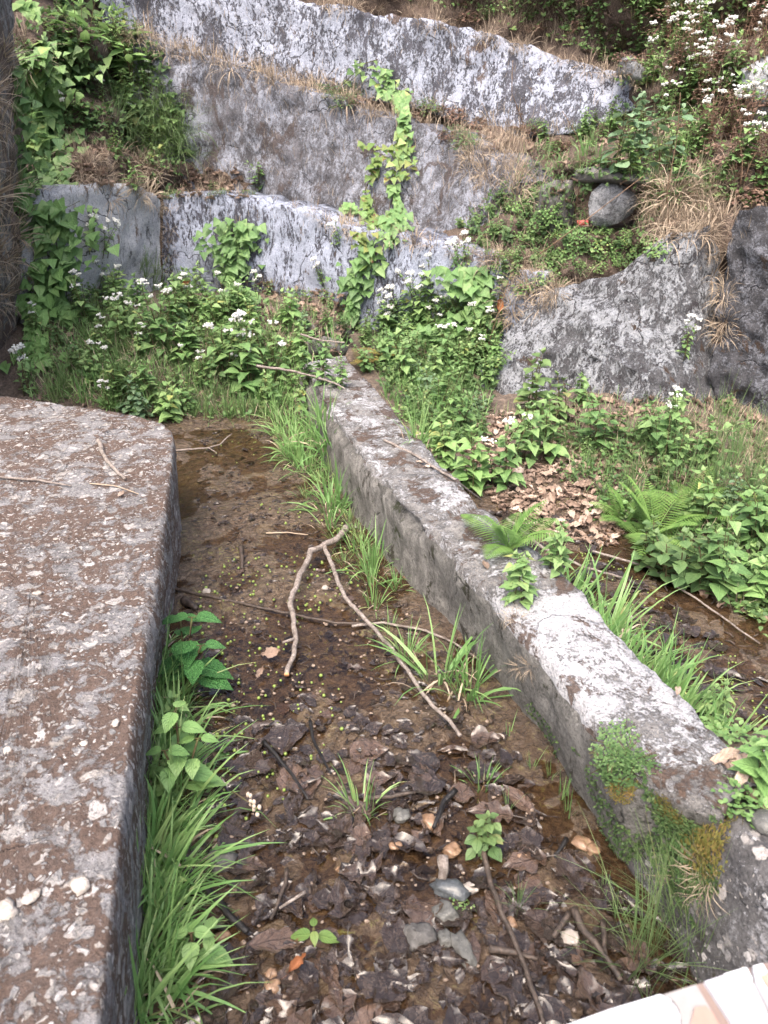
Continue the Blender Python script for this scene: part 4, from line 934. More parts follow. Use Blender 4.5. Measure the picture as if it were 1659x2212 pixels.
# dry grass on the ledges
strew(straws, [(260, 60), (420, 95), (560, 140), (700, 185), (680, 205), (540, 165), (400, 125), (280, 90)], 30, 'tan dry grass tuft on the ledge below the uppermost wall, left half', 'dry grass on the upper ledge, left half', (.6, 1.1), 10, .3, seed=40)
strew(straws, [(700, 180), (900, 215), (1060, 265), (1160, 290), (1130, 350), (1000, 310), (850, 260), (700, 215)], 34, 'brown dry grass tuft on the ledge below the uppermost wall, right half', 'dry grass on the upper ledge, right half', (.6, 1.1), 10, .3, seed=41)
strew(creepr + creepd, [(700, 180), (900, 205), (1060, 260), (1260, 270), (1240, 340), (1000, 320), (850, 260), (700, 215)], 30, 'brown creeper on the ledge under the right half of the uppermost wall', 'brown creepers on the upper ledge', (.6, 1.0), 10, .3, seed=42)
strew(straws, [(560, 420), (720, 465), (900, 510), (1060, 545), (1200, 575), (1180, 600), (1000, 550), (700, 490)], 28, 'dry grass tuft along the top of the lowest wall', 'dry grass along the lowest wall', (.4, .8), 10, .3, seed=43)
strew(straws, [(1000, 300), (1100, 330), (1200, 420), (1100, 460), (1010, 380)], 22, 'dry root tuft hanging at the broken right end of the middle wall', 'dry tufts at the end of the middle wall', (.5, .9), 12, .5, seed=44)
strew(straws, [(1380, 400), (1580, 380), (1600, 460), (1540, 500), (1380, 520)], 32, 'pale dry grass tuft above the big boulder', 'dry grass above the big boulder', (.7, 1.2), 12, .4, seed=45)
strew(straws, [(1500, 500), (1570, 500), (1570, 760), (1540, 760)], 12, 'dry grass tuft in the cleft between boulder and rock face', 'dry grass in the rock cleft', (.5, .8), 12, .5, seed=46)
strew(straws, [(150, 310), (330, 330), (350, 430), (160, 420)], 22, 'dry root tuft hanging over the return wall', 'dry tufts over the return wall', (.6, 1), 12, .5, seed=47)
strew(straws, [(-260, 100), (60, 100), (60, 700), (-260, 700)], 60, 'dry brown root tuft hanging on the side wall at the left edge', 'dry roots on the side wall', (.8, 1.4), 14, .6, seed=48)
strew(straws, [(200, 680), (640, 740), (600, 860), (340, 860)], 16, 'straw-coloured grass tuft among the weeds of the mound', 'dry grass on the mound', (.6, 1), 18, seed=49)
strew(straws, [(1060, 640), (1200, 560), (1260, 600), (1100, 720)], 14, 'straw tuft beside the top left corner of the big boulder', 'dry grass at the boulder corner', (.6, 1), 12, .4, seed=50)
strew(straws, [(1020, 1200), (1110, 1230), (1180, 1440), (1120, 1440)], 7, 'dry grass wisp on the broken joint of the dividing wall', 'dry wisps on the dividing wall', (.15, .28), 14, .5, seed=51)
strew(straws, [(1430, 1800), (1560, 1850), (1540, 1960), (1440, 1900)], 5, 'dry grass wisp on the side of the dark block', 'dry wisps on the dark block', (.3, .45), 20, .8, seed=52)

strew(straws, [(650, -10), (900, 25), (1180, 105), (1380, 165), (1380, 185), (1180, 125), (900, 45), (650, 5)], 30, 'dry grass tuft hanging over the top edge of the uppermost wall', 'dry grass on top of the uppermost wall', (.5, 1.0), 12, .3, seed=53)
strew(straws, [(335, 440), (370, 440), (370, 640), (335, 640)], 8, 'dry root tuft in the corner between the return wall and the lowest wall', 'dry roots in the wall corner', (.4, .7), 20, .6, seed=54)
strew(straws + creepd, [(340, 395), (480, 395), (560, 420), (480, 425), (350, 425)], 12, 'small tuft on the ledge between the middle and the lowest wall, left end', 'tufts on the lower ledge', (.4, .7), 12, .3, seed=55)
strew(weedn + weedd + creep, [(1200, 870), (1560, 880), (1780, 980), (1780, 1080), (1400, 990)], 11, 'weed at the foot of the boulder and the dark rock face', 'weeds at the foot of the rocks', (.5, .9), 22, seed=57)
strew(tuftd + straws, [(1200, 890), (1560, 900), (1780, 1000), (1780, 1080), (1400, 1000)], 20, 'tuft of grass at the foot of the boulder and the dark rock face', 'grass at the foot of the rocks', (.5, .9), 20, seed=58)
strew(straws + weedd + creep, [(1060, 545), (1200, 580), (1230, 620), (1180, 640), (1070, 600)], 18, 'tuft or creeper covering the right end of the lowest wall', 'growth over the right end of the lowest wall', (.5, .9), 14, .3, seed=59)
strew(weedd + weedo + tuftd, [(570, 630), (740, 650), (740, 720), (580, 700)], 16, 'low plant at the foot of the lowest wall behind the dark stones', 'low plants at the foot of the lowest wall', (.5, .9), 18, seed=60)
strew(weedn, [(650, 690), (760, 690), (800, 740), (760, 760)], 5, 'small weed around the dark stones at the far end of the dividing wall', 'weeds around the dark stones', (.4, .6), 20, seed=56)

# hanging vines and leafy curtains ----------------------------------
def vine(path, label, mat, ls, dens_, width, name='hanging_vine', seed=0, mat2=None, off=.04, prof=DELTA, f2=.5):
    """path: pixels down a wall; stems follow the wall surface, leaves face outwards"""
    r = random.Random(seed); pts = []
    for px, py in path:
        h = hit(px, py)
        if h: pts.append(h[0] + h[1] * off)
    if len(pts) < 2: return
    base = pts[0]; e = empty(name, base); tag(e, label, 'vine'); pl = dens(pts, .03); sm = MB(); lm = MB(); l2 = MB()
    sm.tube([p - base for p in pl], .003, 4)
    for k in range(3):
        o_ = [p - base + Vector((r.uniform(-.5, .5) * width, -.01, r.uniform(-.02, .02))) for p in pl[::4]]; sm.tube(o_, .0018, 3) if len(o_) > 1 else None
    Lt = len(pl) * .03
    for k in range(int(dens_ * Lt)):
        t = r.random(); p = pl[int(t * (len(pl) - 1))] - base; wv = width * (.55 + .45 * math.sin(7 * t + seed)); p = p + Vector((r.gauss(0, .42) * wv, r.uniform(-.07, .02), r.uniform(-.02, .02)))
        d = Vector((r.uniform(-.7, .7), -.45 - .4 * r.random(), -.55 + r.uniform(-.3, .5))); tgt = l2 if (mat2 and t > f2 and r.random() < .75) else lm
        s_ = ls * r.uniform(.55, 1.2); tgt.leaf(p, d, Vector((0, -.7, .7)), s_, s_ * r.uniform(.75, 1), min(1, max(0, r.gauss(.5, .22))), prof, r.uniform(.05, .3), .2, r.uniform(-.4, .4))
    sm.build('stem', M['stem'], e); lm.build('foliage', M[mat], e)
    if l2.v: tag(l2.build('foliage', M[mat2], e), 'yellowing leaves with brown margins')
vine([(830, 150), (850, 200), (870, 260), (860, 330), (865, 400)], 'green heart-leaved vine hanging from the uppermost wall down across the middle wall', 'leaf', .065, 210, .17, seed=1, mat2='leafy', f2=.7)
vine([(800, 310), (820, 350), (790, 420), (800, 480), (850, 500)], 'yellowing vine strand hanging over the middle wall down to the lowest wall top', 'leafy', .065, 75, .12, seed=2)
vine([(850, 400), (860, 440), (850, 500), (840, 520)], 'short green vine strand at the foot of the middle wall', 'leaf', .07, 150, .16, seed=3)
vine([(740, 450), (780, 470), (820, 480)], 'small leafy vine clump on the top of the lowest wall', 'leafb', .07, 160, .12, seed=4)
vine([(800, 520), (790, 580), (770, 630), (760, 690)], 'leafy vine with yellow upper leaves hanging down the lowest wall', 'leaf', .085, 240, .26, seed=5)
vine([(790, 510), (800, 545), (790, 580)], 'yellow-leaved vine strand at the top middle of the lowest wall', 'leafy', .07, 110, .12, seed=6)
vine([(510, 480), (510, 540), (505, 600), (510, 660)], 'dense dark green leafy plant climbing the lowest wall right of the corner', 'leaf', .075, 420, .26, 'climbing_plant', seed=7)
vine([(1010, 580), (1040, 640), (1010, 700), (960, 740)], 'dense green leafy plant covering the right end of the lowest wall', 'leaf', .085, 330, .38, 'climbing_plant', seed=8)
vine([(700, 390), (690, 395), (740, 190), (790, 140), (820, 130)][2:], 'thin vine sprig on the lower edge of the uppermost wall', 'leafd', .07, 40, .12, seed=9)
vine([(60, 20), (70, 120), (80, 230), (90, 330)], 'large-leaved green curtain hanging at the top left, near the left edge', 'leaf', .10, 260, .34, 'leafy_curtain', seed=10)
vine([(110, 200), (110, 300), (90, 400), (100, 500)], 'leafy green curtain covering the corner beside the side wall, upper part', 'leaf', .09, 260, .34, 'leafy_curtain', seed=11)
vine([(110, 440), (120, 540), (120, 620), (130, 700)], 'broad green leafy curtain left of the return wall, lower part', 'leaf', .09, 420, .36, 'leafy_curtain', seed=12)
vine([(70, 560), (70, 620), (80, 720), (90, 800)], 'lowest leafy green curtain, reaching down behind the parapet', 'leafb', .085, 240, .30, 'leafy_curtain', seed=13)
vine([(30, 150), (35, 250), (40, 350), (45, 450)], 'leafy curtain hanging on the side wall at the left edge', 'leaf', .08, 160, .2, 'leafy_curtain', seed=17)
vine([(150, 20), (140, 100), (170, 180)], 'green leafy curtain at the top left beneath the long-leaved plant', 'leafd', .08, 240, .3, 'leafy_curtain', seed=14)
vine([(260, 190), (300, 230), (340, 280)], 'mixed dark leafy clump at the upper left slope over the middle wall', 'leafd', .06, 260, .3, 'leafy_clump', seed=15)
vine([(200, 450), (195, 500), (200, 520)], 'sprig of leaves hanging down the return wall at its left end', 'leaf', .05, 120, .1, seed=16)
# flower heads clusters on the walls
fh = [weed_proto(.22, .04, 4, 'leaf', 300 + i, heads=4, pairs=4) for i in range(2)]
for px, py, s_ in ((200, 510, 1), (225, 520, 1), (560, 620, .9), (700, 580, .8), (860, 655, 1), (900, 620, .9), (990, 560, 1), (1010, 540, .9), (850, 690, .9), (1475, 740, .9), (730, 500, .8), (150, 250, 1), (270, 250, .9)):
    at(fh, px, py + 30, s_, 'weed with white flower heads rooted on or against a retaining wall', px, .3, 'flowering weeds rooted on the walls')
at(fh, 55, 850, 1.2, 'white-flowered weed peeping over the far edge of the parapet at the left', 0)
at(fh, 235, 885, .7, 'small white-flowered weed behind the far edge of the parapet, middle', 1)

# ground cover (beyond counting) ------------------------------------
def cover(name, regions, seed, label):
    r = random.Random(seed); groups = {}
    for P, n, mat, ls, kind in regions:
        mb = groups.setdefault((mat, kind), MB())
        for (p, nn, o, x, y) in spots_in(P, n, 0, None, seed + n):
            if kind == 'grass': mb.blade(p, (nn * .4 + Z + Vector((r.uniform(-.8, .8), r.uniform(-.8, .8), 0))), ls * r.uniform(.5, 1.2), ls * .035, r.random(), 1.0, 3)
            else:
                for _ in range(3):
                    d = (nn * .3 + Vector((r.uniform(-1, 1), r.uniform(-1, 1), r.uniform(-.1, .8)))).normalized()
                    mb.leaf(p + nn * r.uniform(0, .05), d, (Z + nn).normalized(), ls * r.uniform(.5, 1.2), ls * r.uniform(.4, .7), r.random(), OVAL, .2, .2, r.uniform(-.6, .6))
    for (mat, kind), mb in groups.items():
        o = mb.build(name, M[mat]); tag(o, label, name.replace('_', ' '), kind='stuff')
MOUND = [(60, 600), (300, 640), (380, 640), (700, 700), (760, 730), (740, 770), (650, 800), (640, 915), (330, 905), (60, 870)]
BEH = [(780, 700), (1060, 620), (1090, 760), (1040, 960), (960, 980), (820, 840)]
BANK = [(1150, 930), (1450, 960), (1659, 1010), (1800, 1050), (1800, 1380), (1600, 1330), (1460, 1250), (1360, 1140), (1240, 1050)]
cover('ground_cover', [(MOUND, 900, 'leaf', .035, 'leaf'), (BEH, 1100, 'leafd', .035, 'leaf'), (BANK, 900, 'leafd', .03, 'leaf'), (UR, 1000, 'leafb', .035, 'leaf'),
  ([(120, 20), (350, 100), (430, 350), (340, 400), (160, 290), (40, 500), (40, 60)], 900, 'leafd', .045, 'leaf'), ([(990, 470), (1180, 330), (1600, 380), (1400, 500), (1300, 560), (1180, 590), (1010, 540)], 700, 'leafd', .028, 'leaf'),
  ([(600, -60), (1250, -60), (1250, 100), (900, 10)], 260, 'leafb', .035, 'leaf')], 61, 'low tangled dark green ground plants on the banks and slopes')
cover('short_grass', [(MOUND, 2200, 'grass', .13, 'grass'), (BEH, 900, 'grass', .13, 'grass'), (BANK, 900, 'grass', .10, 'grass'), ([(1060, 900), (1200, 860), (1560, 860), (1780, 960), (1780, 1080), (1400, 1010), (1150, 960)], 900, 'grass', .09, 'grass'), ([(1150, 300), (1600, 380), (1400, 500), (1180, 590), (1010, 540)], 500, 'grass', .10, 'grass')], 62, 'short green grass between the weeds on the banks')
cover('straw_litter', [(UR, 900, 'straw', .12, 'grass'), ([(130, -80), (1800, -80), (1800, 480), (1300, 600), (350, 480), (40, 560)], 2600, 'straw', .09, 'grass'), (BANK, 500, 'straw', .10, 'grass'), ([(330, 365), (520, 365), (540, 430), (340, 430)], 350, 'straw', .09, 'grass'), ([(560, 600), (760, 640), (760, 730), (560, 700)], 450, 'straw', .09, 'grass'), ([(1060, 900), (1200, 860), (1560, 860), (1780, 960), (1780, 1080), (1400, 1010), (1150, 960)], 900, 'straw', .09, 'grass'), ([(150, 300), (340, 310), (360, 430), (160, 420)], 500, 'straw', .09, 'grass'), ([(260, 60), (560, 140), (1060, 265), (1260, 270), (1130, 350), (850, 260), (400, 125)], 900, 'straw', .10, 'grass'),
  ([(1380, 400), (1590, 380), (1600, 480), (1380, 540)], 500, 'straw', .14, 'grass'), ([(-260, 60), (60, 60), (60, 760), (-260, 760)], 1400, 'straw', .16, 'grass'), (MOUND, 1100, 'straw', .13, 'grass'), ([(1000, 300), (1250, 330), (1250, 480), (1020, 480)], 500, 'straw', .09, 'grass'),
  ([(600, -60), (1250, -60), (1250, 110), (900, 20)], 1500, 'straw', .14, 'grass')], 63, 'matted dry straw and stems lying on the ledges and slopes')

ms = MB(); mr = random.Random(77)
for (p, nn, o, x, y) in spots_in([(1150, 1500), (1260, 1640), (1380, 1800), (1480, 1960), (1440, 2010), (1330, 1880), (1200, 1700), (1120, 1560)], 1500, 0, [wall_W], 78) + spots_in([(1380, 1690), (1560, 1770), (1600, 1950), (1500, 2000), (1400, 1850)], 1500, 0, [wall_W, wall_C], 79):
    if nz(p, 9, 3) < -.05: continue
    for _ in range(3): ms.leaf(p, nn + Vector((mr.uniform(-1, 1), mr.uniform(-1, 1), mr.uniform(-1, 1))), nn, mr.uniform(.004, .012), mr.uniform(.003, .006), mr.random(), OVAL, .2, .2)
tag(ms.build('moss', M['leafd']), 'thin dark green moss on the damp lower face of the dividing wall', 'moss', kind='stuff')

# ---------------------------------------------------------------- dead leaves
def deadleaf(seed, mat, prof, L=.1, wd=.7, name='dead_leaf', flat=.25):
    r = random.Random(seed); mb = MB(); n = 9; b = 0; side = Vector((0, 1, 0))
    cv = r.uniform(-1, 1) * flat * 2; rows = []
    for i in range(n + 1):
        t = i / n; wv = wd * prof(t) * r.uniform(.78, 1.10) * (r.uniform(.3, .7) if r.random() < .07 else 1)
        for k in range(-3, 4):
            s_ = k / 3; x = L * (t - .5); y = L * .5 * wv * s_
            z = flat * L * (.5 * abs(s_) ** 1.5 * r.uniform(.3, 1.1)) + cv * L * .5 * (t - .5) ** 2 + (.045 if mat == 'wet' else .075) * L * noise.noise(Vector((x * 40, y * 40, seed))) + .035 * L * noise.noise(Vector((x * 95, y * 95, seed)))
            mb.v.append(Vector((x, y, z))); mb.a.append((t, s_, r.uniform(.35, .65) if False else .5))
    for i in range(n):
        for k in range(6):
            a = i * 7 + k; mb.f.append((a, a + 1, a + 8, a + 7))
    mb.blade(Vector((-L * .5, 0, .001)), Vector((-1, .2, .05)), L * .3, .0018, .3, .1, 2)
    return Proto(name, 'dead leaf', [(name, mb.mesh(name, M[mat]))])
ph = lambda t: max(.02, math.sin(math.pi * min(1, t * .96 + .04) ** .62)) * (1 if t < .98 else .3)
pl_ = lambda t: max(.02, math.sin(math.pi * t) ** .8)
wets = [deadleaf(400 + i, 'wet', ph if i % 3 else pl_, .10, [.75, .9, .5, .4][i % 4], 'wet_dead_leaf', [.08, .16, .30][i % 3]) for i in range(14)]
drys = [deadleaf(420 + i, 'dry', pl_ if i % 2 else ph, .085, [.42, .6, .5][i % 3], 'dry_dead_leaf', .45) for i in range(7)]
def put_leaf(protos, x, y, z, r, label, group, sc, tl=.25, lift=.004):
    return r.choice(protos).put(Vector((x, y, z + lift)), r.uniform(0, 6.28), sc, None, label, group, (r.uniform(-tl, tl), r.uniform(-tl, tl)))
def chan_ok(x, y):
    return (x < interp_y(WLw, y) - .05) and x > -.35 - .205 * (y - .61)
r = random.Random(9)
cnt = 0; stuff = MB()
def add_stuff(mb, proto, loc, rz, sc, tl):
    m = Matrix.Translation(loc) @ Matrix.Rotation(tl[0], 4, 'X') @ Matrix.Rotation(tl[1], 4, 'Y') @ Matrix.Rotation(rz, 4, 'Z') @ Matrix.Scale(sc, 4)
    me = proto.parts[0][1]; b = len(mb.v); vv = r.random()
    for v, a in zip(me.vertices, me.attributes['lv'].data): mb.v.append(m @ v.co); mb.a.append((a.vector[0], a.vector[1], vv))
    for p in me.polygons: mb.f.append(tuple(b + k for k in p.vertices))
tries = 0
while cnt < 300 and tries < 9000:
    tries += 1; y = .45 + 3.4 * r.random() ** 1.9; x = r.uniform(-1.1, .9)
    if not chan_ok(x, y): continue
    if y > 1.55 and r.random() < ss(1.4, 2.0, y) * .85: continue
    cnt += 1; lift = r.uniform(.000, .013) if y < 1.9 else r.uniform(-.002, .005)
    put_leaf(wets, x, y, max(G(x, y), -.004), r, 'wet dark brown dead leaf stuck in the mud of the left channel', 'wet dead leaves in the left channel', r.uniform(.65, 1.2) if y < 1.6 else r.uniform(.35, .65), .16 if y < 1.6 else .05, lift if y < 1.6 else .001)
cnt = 0
while cnt < 2600:
    y = .4 + 3.6 * r.random() ** 1.25; x = r.uniform(-1.2, .9)
    if not chan_ok(x, y): continue
    nr = ss(2.2, 1.3, y); cnt += 1; add_stuff(stuff, r.choice(wets), Vector((x, y, G(x, y) + r.uniform(-.002, .001 + .009 * nr))), r.uniform(0, 6.28), r.uniform(.12, .35 + .45 * nr), (r.uniform(-.3, .3) * (.25 + nr), r.uniform(-.3, .3) * (.25 + nr)))
for k in range(240):
    y = r.uniform(1.5, 2.9); x = interp_y(WRw, y) + r.uniform(.08, .6)
    if G(x, y) < .06: add_stuff(stuff, r.choice(wets), Vector((x, y, G(x, y) + .004)), r.uniform(0, 6.28), r.uniform(.4, .85), (r.uniform(-.12, .12), r.uniform(-.12, .12)))
tag(stuff.build('wet_leaf_mat', M['wet']), 'mat of smaller sodden dark leaves covering the channel mud', 'leaf mat', kind='stuff')
# dry tan litter to the right of the divider
LIT = [(980, 880), (1060, 890), (1220, 910), (1300, 960), (1380, 1070), (1430, 1180), (1300, 1180), (1180, 1170), (1090, 1110), (1030, 1050)]
lit2 = MB()
for i, (p, nn, o, x, y) in enumerate(spots_in(LIT, 760, 0, [ground], 70)):
    if i < 290: r.choice(drys).put(p + Z * r.uniform(.003, .022), r.uniform(0, 6.28), r.uniform(.4, .9), nn, 'dry tan dead leaf in the litter beside the dividing wall', 'dry leaves in the litter patch', (r.uniform(-.3, .3), r.uniform(-.3, .3)))
    else: add_stuff(lit2, r.choice(drys), p + Z * .004, r.uniform(0, 6.28), r.uniform(.4, .8), (r.uniform(-.3, .3), r.uniform(-.3, .3)))
for P, n in (([(160, 310), (330, 330), (350, 400), (170, 400)], 160), (UR, 150), ([(330, 365), (520, 365), (540, 430), (340, 430)], 90), ([(560, 600), (760, 640), (760, 730), (560, 700)], 120), ([(1100, 900), (1250, 860), (1560, 860), (1760, 980), (1700, 1150), (1400, 1050)], 420), ([(1150, 300), (1400, 300), (1500, 520), (1250, 560)], 70), (BANK, 160), (MOUND, 60), ([(1560, 1600), (1720, 1630), (1720, 1730), (1580, 1740)], 6), ([(700, 190), (1200, 290), (1150, 340), (850, 250)], 60)):
    for (p, nn, o, x, y) in spots_in(P, n, 0, None, 71 + n): add_stuff(lit2, r.choice(drys), p + nn * .012, r.uniform(0, 6.28), r.uniform(.5, 1.0), (r.uniform(-.6, .6), r.uniform(-.6, .6)))
tag(lit2.build('dry_leaf_litter', M['dry']), 'scattered dry brown leaf litter on the banks and slopes', 'leaf litter', kind='stuff')
for i, (px, py) in enumerate(((1560, 1650), (1590, 1665), (1620, 1650), (1600, 1690), (1640, 1700), (1570, 1640), (1630, 1675))):
    h = hit(px, py)
    if h: drys[i].put(h[0] + Z * .01, i * 1.3, .62, None, 'dry tan leaf lying on the soil behind the dark block', 'dry leaves behind the dark block', (.2, -.2))
for px, py, s_, lb in ((1090, 1410, 0, ''), (908, 1002, .45, 'pinkish dry leaf resting on top of the dividing wall'), (930, 1012, .5, 'second pinkish dry leaf just right of the first on the dividing wall'), (1462, 1500, .4, 'tan leaf on the right edge of the dividing wall'), (1048, 1225, .5, 'tan leaf caught at the joint of the dividing wall'), (262, 1072, .42, 'curled dry leaf lying on the parapet near the twigs')):
    if s_:
        h = hit(px, py); drys[px % 7].put(h[0] + Z * .006, px, s_, None, lb, None, (.1, .1))
drys[1].put(UZ(585, 1412, .02), .2, .75, None, 'pale curled leaf on the mud just left of the forked branch tip', None, (.5, 0))
drys[2].put(UZ(563, 1452, .02), 1.2, .5, None, 'small pale leaf just below the curled leaf on the mud', None, (.3, 0))
dl1 = deadleaf(500, 'orange', pl_, .10, .45, 'orange_dead_leaf', .6); h = hit(1085, 655); dl1.put(h[0] + h[1] * .04, 1.5, 1.1, None, 'orange dead leaf hanging beside the upper left corner of the boulder', None, (1.2, .2))
h = hit(410, 685); dl1.put(h[0] + Z * .22, .5, .7, None, 'orange dead leaf caught in the weeds below the lowest wall', None, (1, .2))
dl1.put(UZ(640, 2085, .03), .9, .5, None, 'reddish translucent leaf lying in the wet leaves at the bottom', None, (.1, .2))

# green berries ------------------------------------------------------
bm_ = MB(); bm_.blob(Vector((0, 0, 0)), .0052, .0052, .0048, .5, 1, 6, 8, .05)
berry = Proto('green_berry', 'berry', [('green_berry', bm_.mesh('green_berry', M['berry']))]); cnt = 0
while cnt < 300:
    y = .5 + 2.8 * r.random() ** 1.3; x = r.uniform(-1, .9)
    if not chan_ok(x, y) or nz((x, y, 0), 2.2, 8) < -.12: continue
    cnt += 1; berry.put(Vector((x, y, max(0, G(x, y)) + r.uniform(.002, .012))), 0, r.uniform(.5, 1.15), None, 'tiny round yellow-green berry in the wet mud of the left channel', 'green berries in the channel')
bs = MB()
for k in range(900):
    y = .6 + 3.4 * r.random(); x = r.uniform(-1.1, .9)
    if chan_ok(x, y) and nz((x, y, 0), 2.2, 8) > -.1: bs.blob(Vector((x, y, max(0, G(x, y)) + .002)), .0035, .0035, .003, .5, k, 4, 6, .1)
for k in range(400):
    y = r.uniform(1.5, 2.6); x = interp_y(WRw, y) + r.uniform(.05, .6)
    if G(x, y) < .06: bs.blob(Vector((x, y, max(0, G(x, y)) + .002)), .0035, .0035, .003, .5, k, 4, 6, .1)
tag(bs.build('fallen_seeds', M['berry']), 'countless tiny yellow-green seeds floating on the shallow mud', 'seeds', kind='stuff')

# ---------------------------------------------------------------- sticks
def stick(name, pts, rad, mat, label, z=.012, arch=0, cat='twig', surf=False, side=None, cutend=False, z2=None):
    P = []
    n = len(pts)
    for i, (px, py) in enumerate(pts):
        if surf:
            h = hit(px, py); P.append(h[0] + Z * z)
        else: P.append(UZ(px, py, z + arch * math.sin(math.pi * i / (n - 1)) + (0 if z2 is None else (z2 - z) * i / (n - 1))))
    e = empty(name, P[0]); tag(e, label, cat); P = [p - e.location for p in P]; Q = dens(P, .012 if rad > .004 else .02)
    Q = [q + Vector((fr(q, 20, 1, 2), fr(q, 20, 5, 2), fr(q, 20, 9, 2))) * rad * .5 for q in Q]; mb = MB()
    mb.tube(Q, [rad * (1 - .45 * i / len(Q)) for i in range(len(Q))], 8, rough=.12); mb.build('branch', M[mat], e)
    for s_, rr in (side or []):
        S = [UZ(px, py, z + arch * .7) - e.location if not surf else hit(px, py)[0] + Z * z - e.location for px, py in s_]; S = dens(S, .012)
        mb = MB(); mb.tube([q + Vector((fr(q, 20, 1, 2), fr(q, 20, 5, 2), fr(q, 20, 9, 2))) * rr * .5 for q in S], [rr * (1 - .4 * i / len(S)) for i in range(len(S))], 8, rough=.12); mb.build('side_branch', M[mat], e)
    if cutend:
        mb = MB(); d = (Q[-1] - Q[-2]).normalized(); mb.tube([Q[-1] - d * .002, Q[-1] + d * .003], rad * .58, 8); mb.build('cut_end', M['cut'], e)
    return e
stick('forked_branch', [(748, 1138), (728, 1166), (700, 1178), (672, 1190), (650, 1240), (627, 1295), (634, 1340), (637, 1390), (620, 1455)], .0135, 'bark', 'forked grey branch with two legs lying across the mud, orange cut end', .02, .035, 'branch',
      side=[([(700, 1178), (720, 1230), (745, 1290), (800, 1350), (845, 1400), (890, 1462), (930, 1520), (975, 1560), (995, 1590)], .0085), ([(634, 1380), (612, 1387)], .005)], cutend=True)
stick('long_twig', [(375, 1270), (440, 1287), (600, 1320), (720, 1345), (830, 1347), (930, 1365), (1000, 1398), (1050, 1432)], .006, 'barkd', 'long thin twig crossing the channel under the forked branch', .01)
stick('long_twig', [(760, 1352), (830, 1345), (920, 1362), (980, 1388), (1040, 1428)], .005, 'bark', 'pale thin twig running from the forked branch to the dividing wall', .02)
stick('wall_twig', [(830, 955), (900, 990), (980, 1040), (1040, 1085)], .006, 'bark', 'grey twig lying along the top of the dividing wall', .01, surf=True)
stick('wall_twig', [(1095, 1120), (1180, 1188), (1260, 1225), (1350, 1250)], .007, 'bark', 'long grey twig leaning over the right channel behind the fern', .12)
stick('wall_twig', [(1200, 1000), (1290, 1060), (1350, 1110), (1400, 1160)], .008, 'barkd', 'dark twig half buried in the dry leaf litter', .02, surf=True)
stick('wall_twig', [(1280, 1190), (1400, 1225), (1500, 1290), (1640, 1390)], .005, 'bark', 'thin twig lying along the foot of the right bank', .012)
stick('pale_twig', [(555, 790), (640, 803), (720, 826), (745, 840)], .007, 'bark', 'pale twig leaning from the weeds onto the far end of the dividing wall', .36)
stick('pale_twig', [(235, 757), (310, 817), (350, 857), (388, 874)], .008, 'bark', 'pale twig sloping down from the mound into the back of the channel', .03, z2=.02, arch=.04)
stick('pale_twig', [(360, 975), (450, 967), (475, 960), (500, 937)], .005, 'bark', 'thin forked twig sticking out beyond the parapet corner', .02, side=[([(450, 967), (468, 978)], .003)])
stick('pale_twig', [(650, 722), (690, 735), (745, 740)], .006, 'bark', 'pale twig lying across the two dark stones', .42)
stick('parapet_twig', [(214, 955), (222, 985), (245, 1015), (272, 1040)], .009, 'bark', 'short thick curved twig lying on the parapet', .01, surf=True)
stick('parapet_twig', [(-20, 1033), (85, 1042), (155, 1054)], .005, 'bark', 'straight thin twig on the parapet at the left edge', .008, surf=True)
stick('parapet_twig', [(195, 1047), (250, 1052), (300, 1070)], .0025, 'straw', 'very thin pale stem on the parapet right of the straight twig', .005, surf=True)
Z8 = lambda L_: [(829.5 + x * .5, 1615.6 + y * .5) for x, y in L_]; Z7 = lambda L_: [(x * .5, 1615.6 + y * .5) for x, y in L_]; Z5 = lambda L_: [(x * .5, 1084 + y * .5) for x, y in L_]
stick('dark_twig', Z8([(400, 340), (430, 470), (500, 690), (560, 830), (620, 960), (690, 1190)]), .0075, 'barkd', 'long brown twig running down through the wet leaves to the bottom edge', .028)
stick('dark_twig', Z8([(310, 180), (262, 225), (240, 280), (215, 345)]), .008, 'barkb', 'curved black twig in the middle of the wet leaves', .025)
stick('dark_twig', Z8([(820, 690), (850, 770), (940, 880), (1020, 1000)]), .0085, 'barkd', 'brown twig at the lower right with a peeled pale tip', .03)
stick('dark_twig', Z8([(800, 710), (735, 815)]), .007, 'barkd', 'short twig crossing near the peeled twig', .03)
stick('dark_twig', Z8([(945, 745), (955, 910)]), .006, 'barkd', 'short straight twig just right of the peeled twig', .025)
stick('dark_twig', Z8([(455, 860), (560, 880), (665, 915)]), .008, 'barkd', 'dark twig crossing the long brown twig near the bottom', .02)
stick('dark_twig', Z8([(790, 390), (745, 460)]), .006, 'barkb', 'short black twig beside the two orange stones', .02)
stick('dark_twig', Z8([(-70, 215), (0, 212), (135, 190)]), .007, 'barkd', 'tan twig lying right of the lone grass tuft', .02)
stick('wood_chunk', Z8([(255, 470), (250, 560)]), .014, 'bark', 'short thick tan wood chunk above the blue-grey stone', .02, cat='wood')
stick('dark_twig', Z7([(800, 530), (900, 620), (980, 710), (1070, 790)]), .011, 'barkb', 'thick black rotten stick emerging from the grass at the bottom left', .022)
stick('dark_twig', Z7([(1240, 520), (1230, 590), (1170, 740)]), .005, 'barkd', 'thin brown twig right of the thick black stick', .025)
stick('dark_twig', Z7([(1320, 620), (1210, 690)]), .004, 'bark', 'thin pale twig crossing above the thick black stick', .025)
stick('dark_twig', Z7([(1140, -30), (1190, 30), (1245, 95), (1330, 220)]), .006, 'barkb', 'thin black twig through the wet leaves left of the centre', .02)
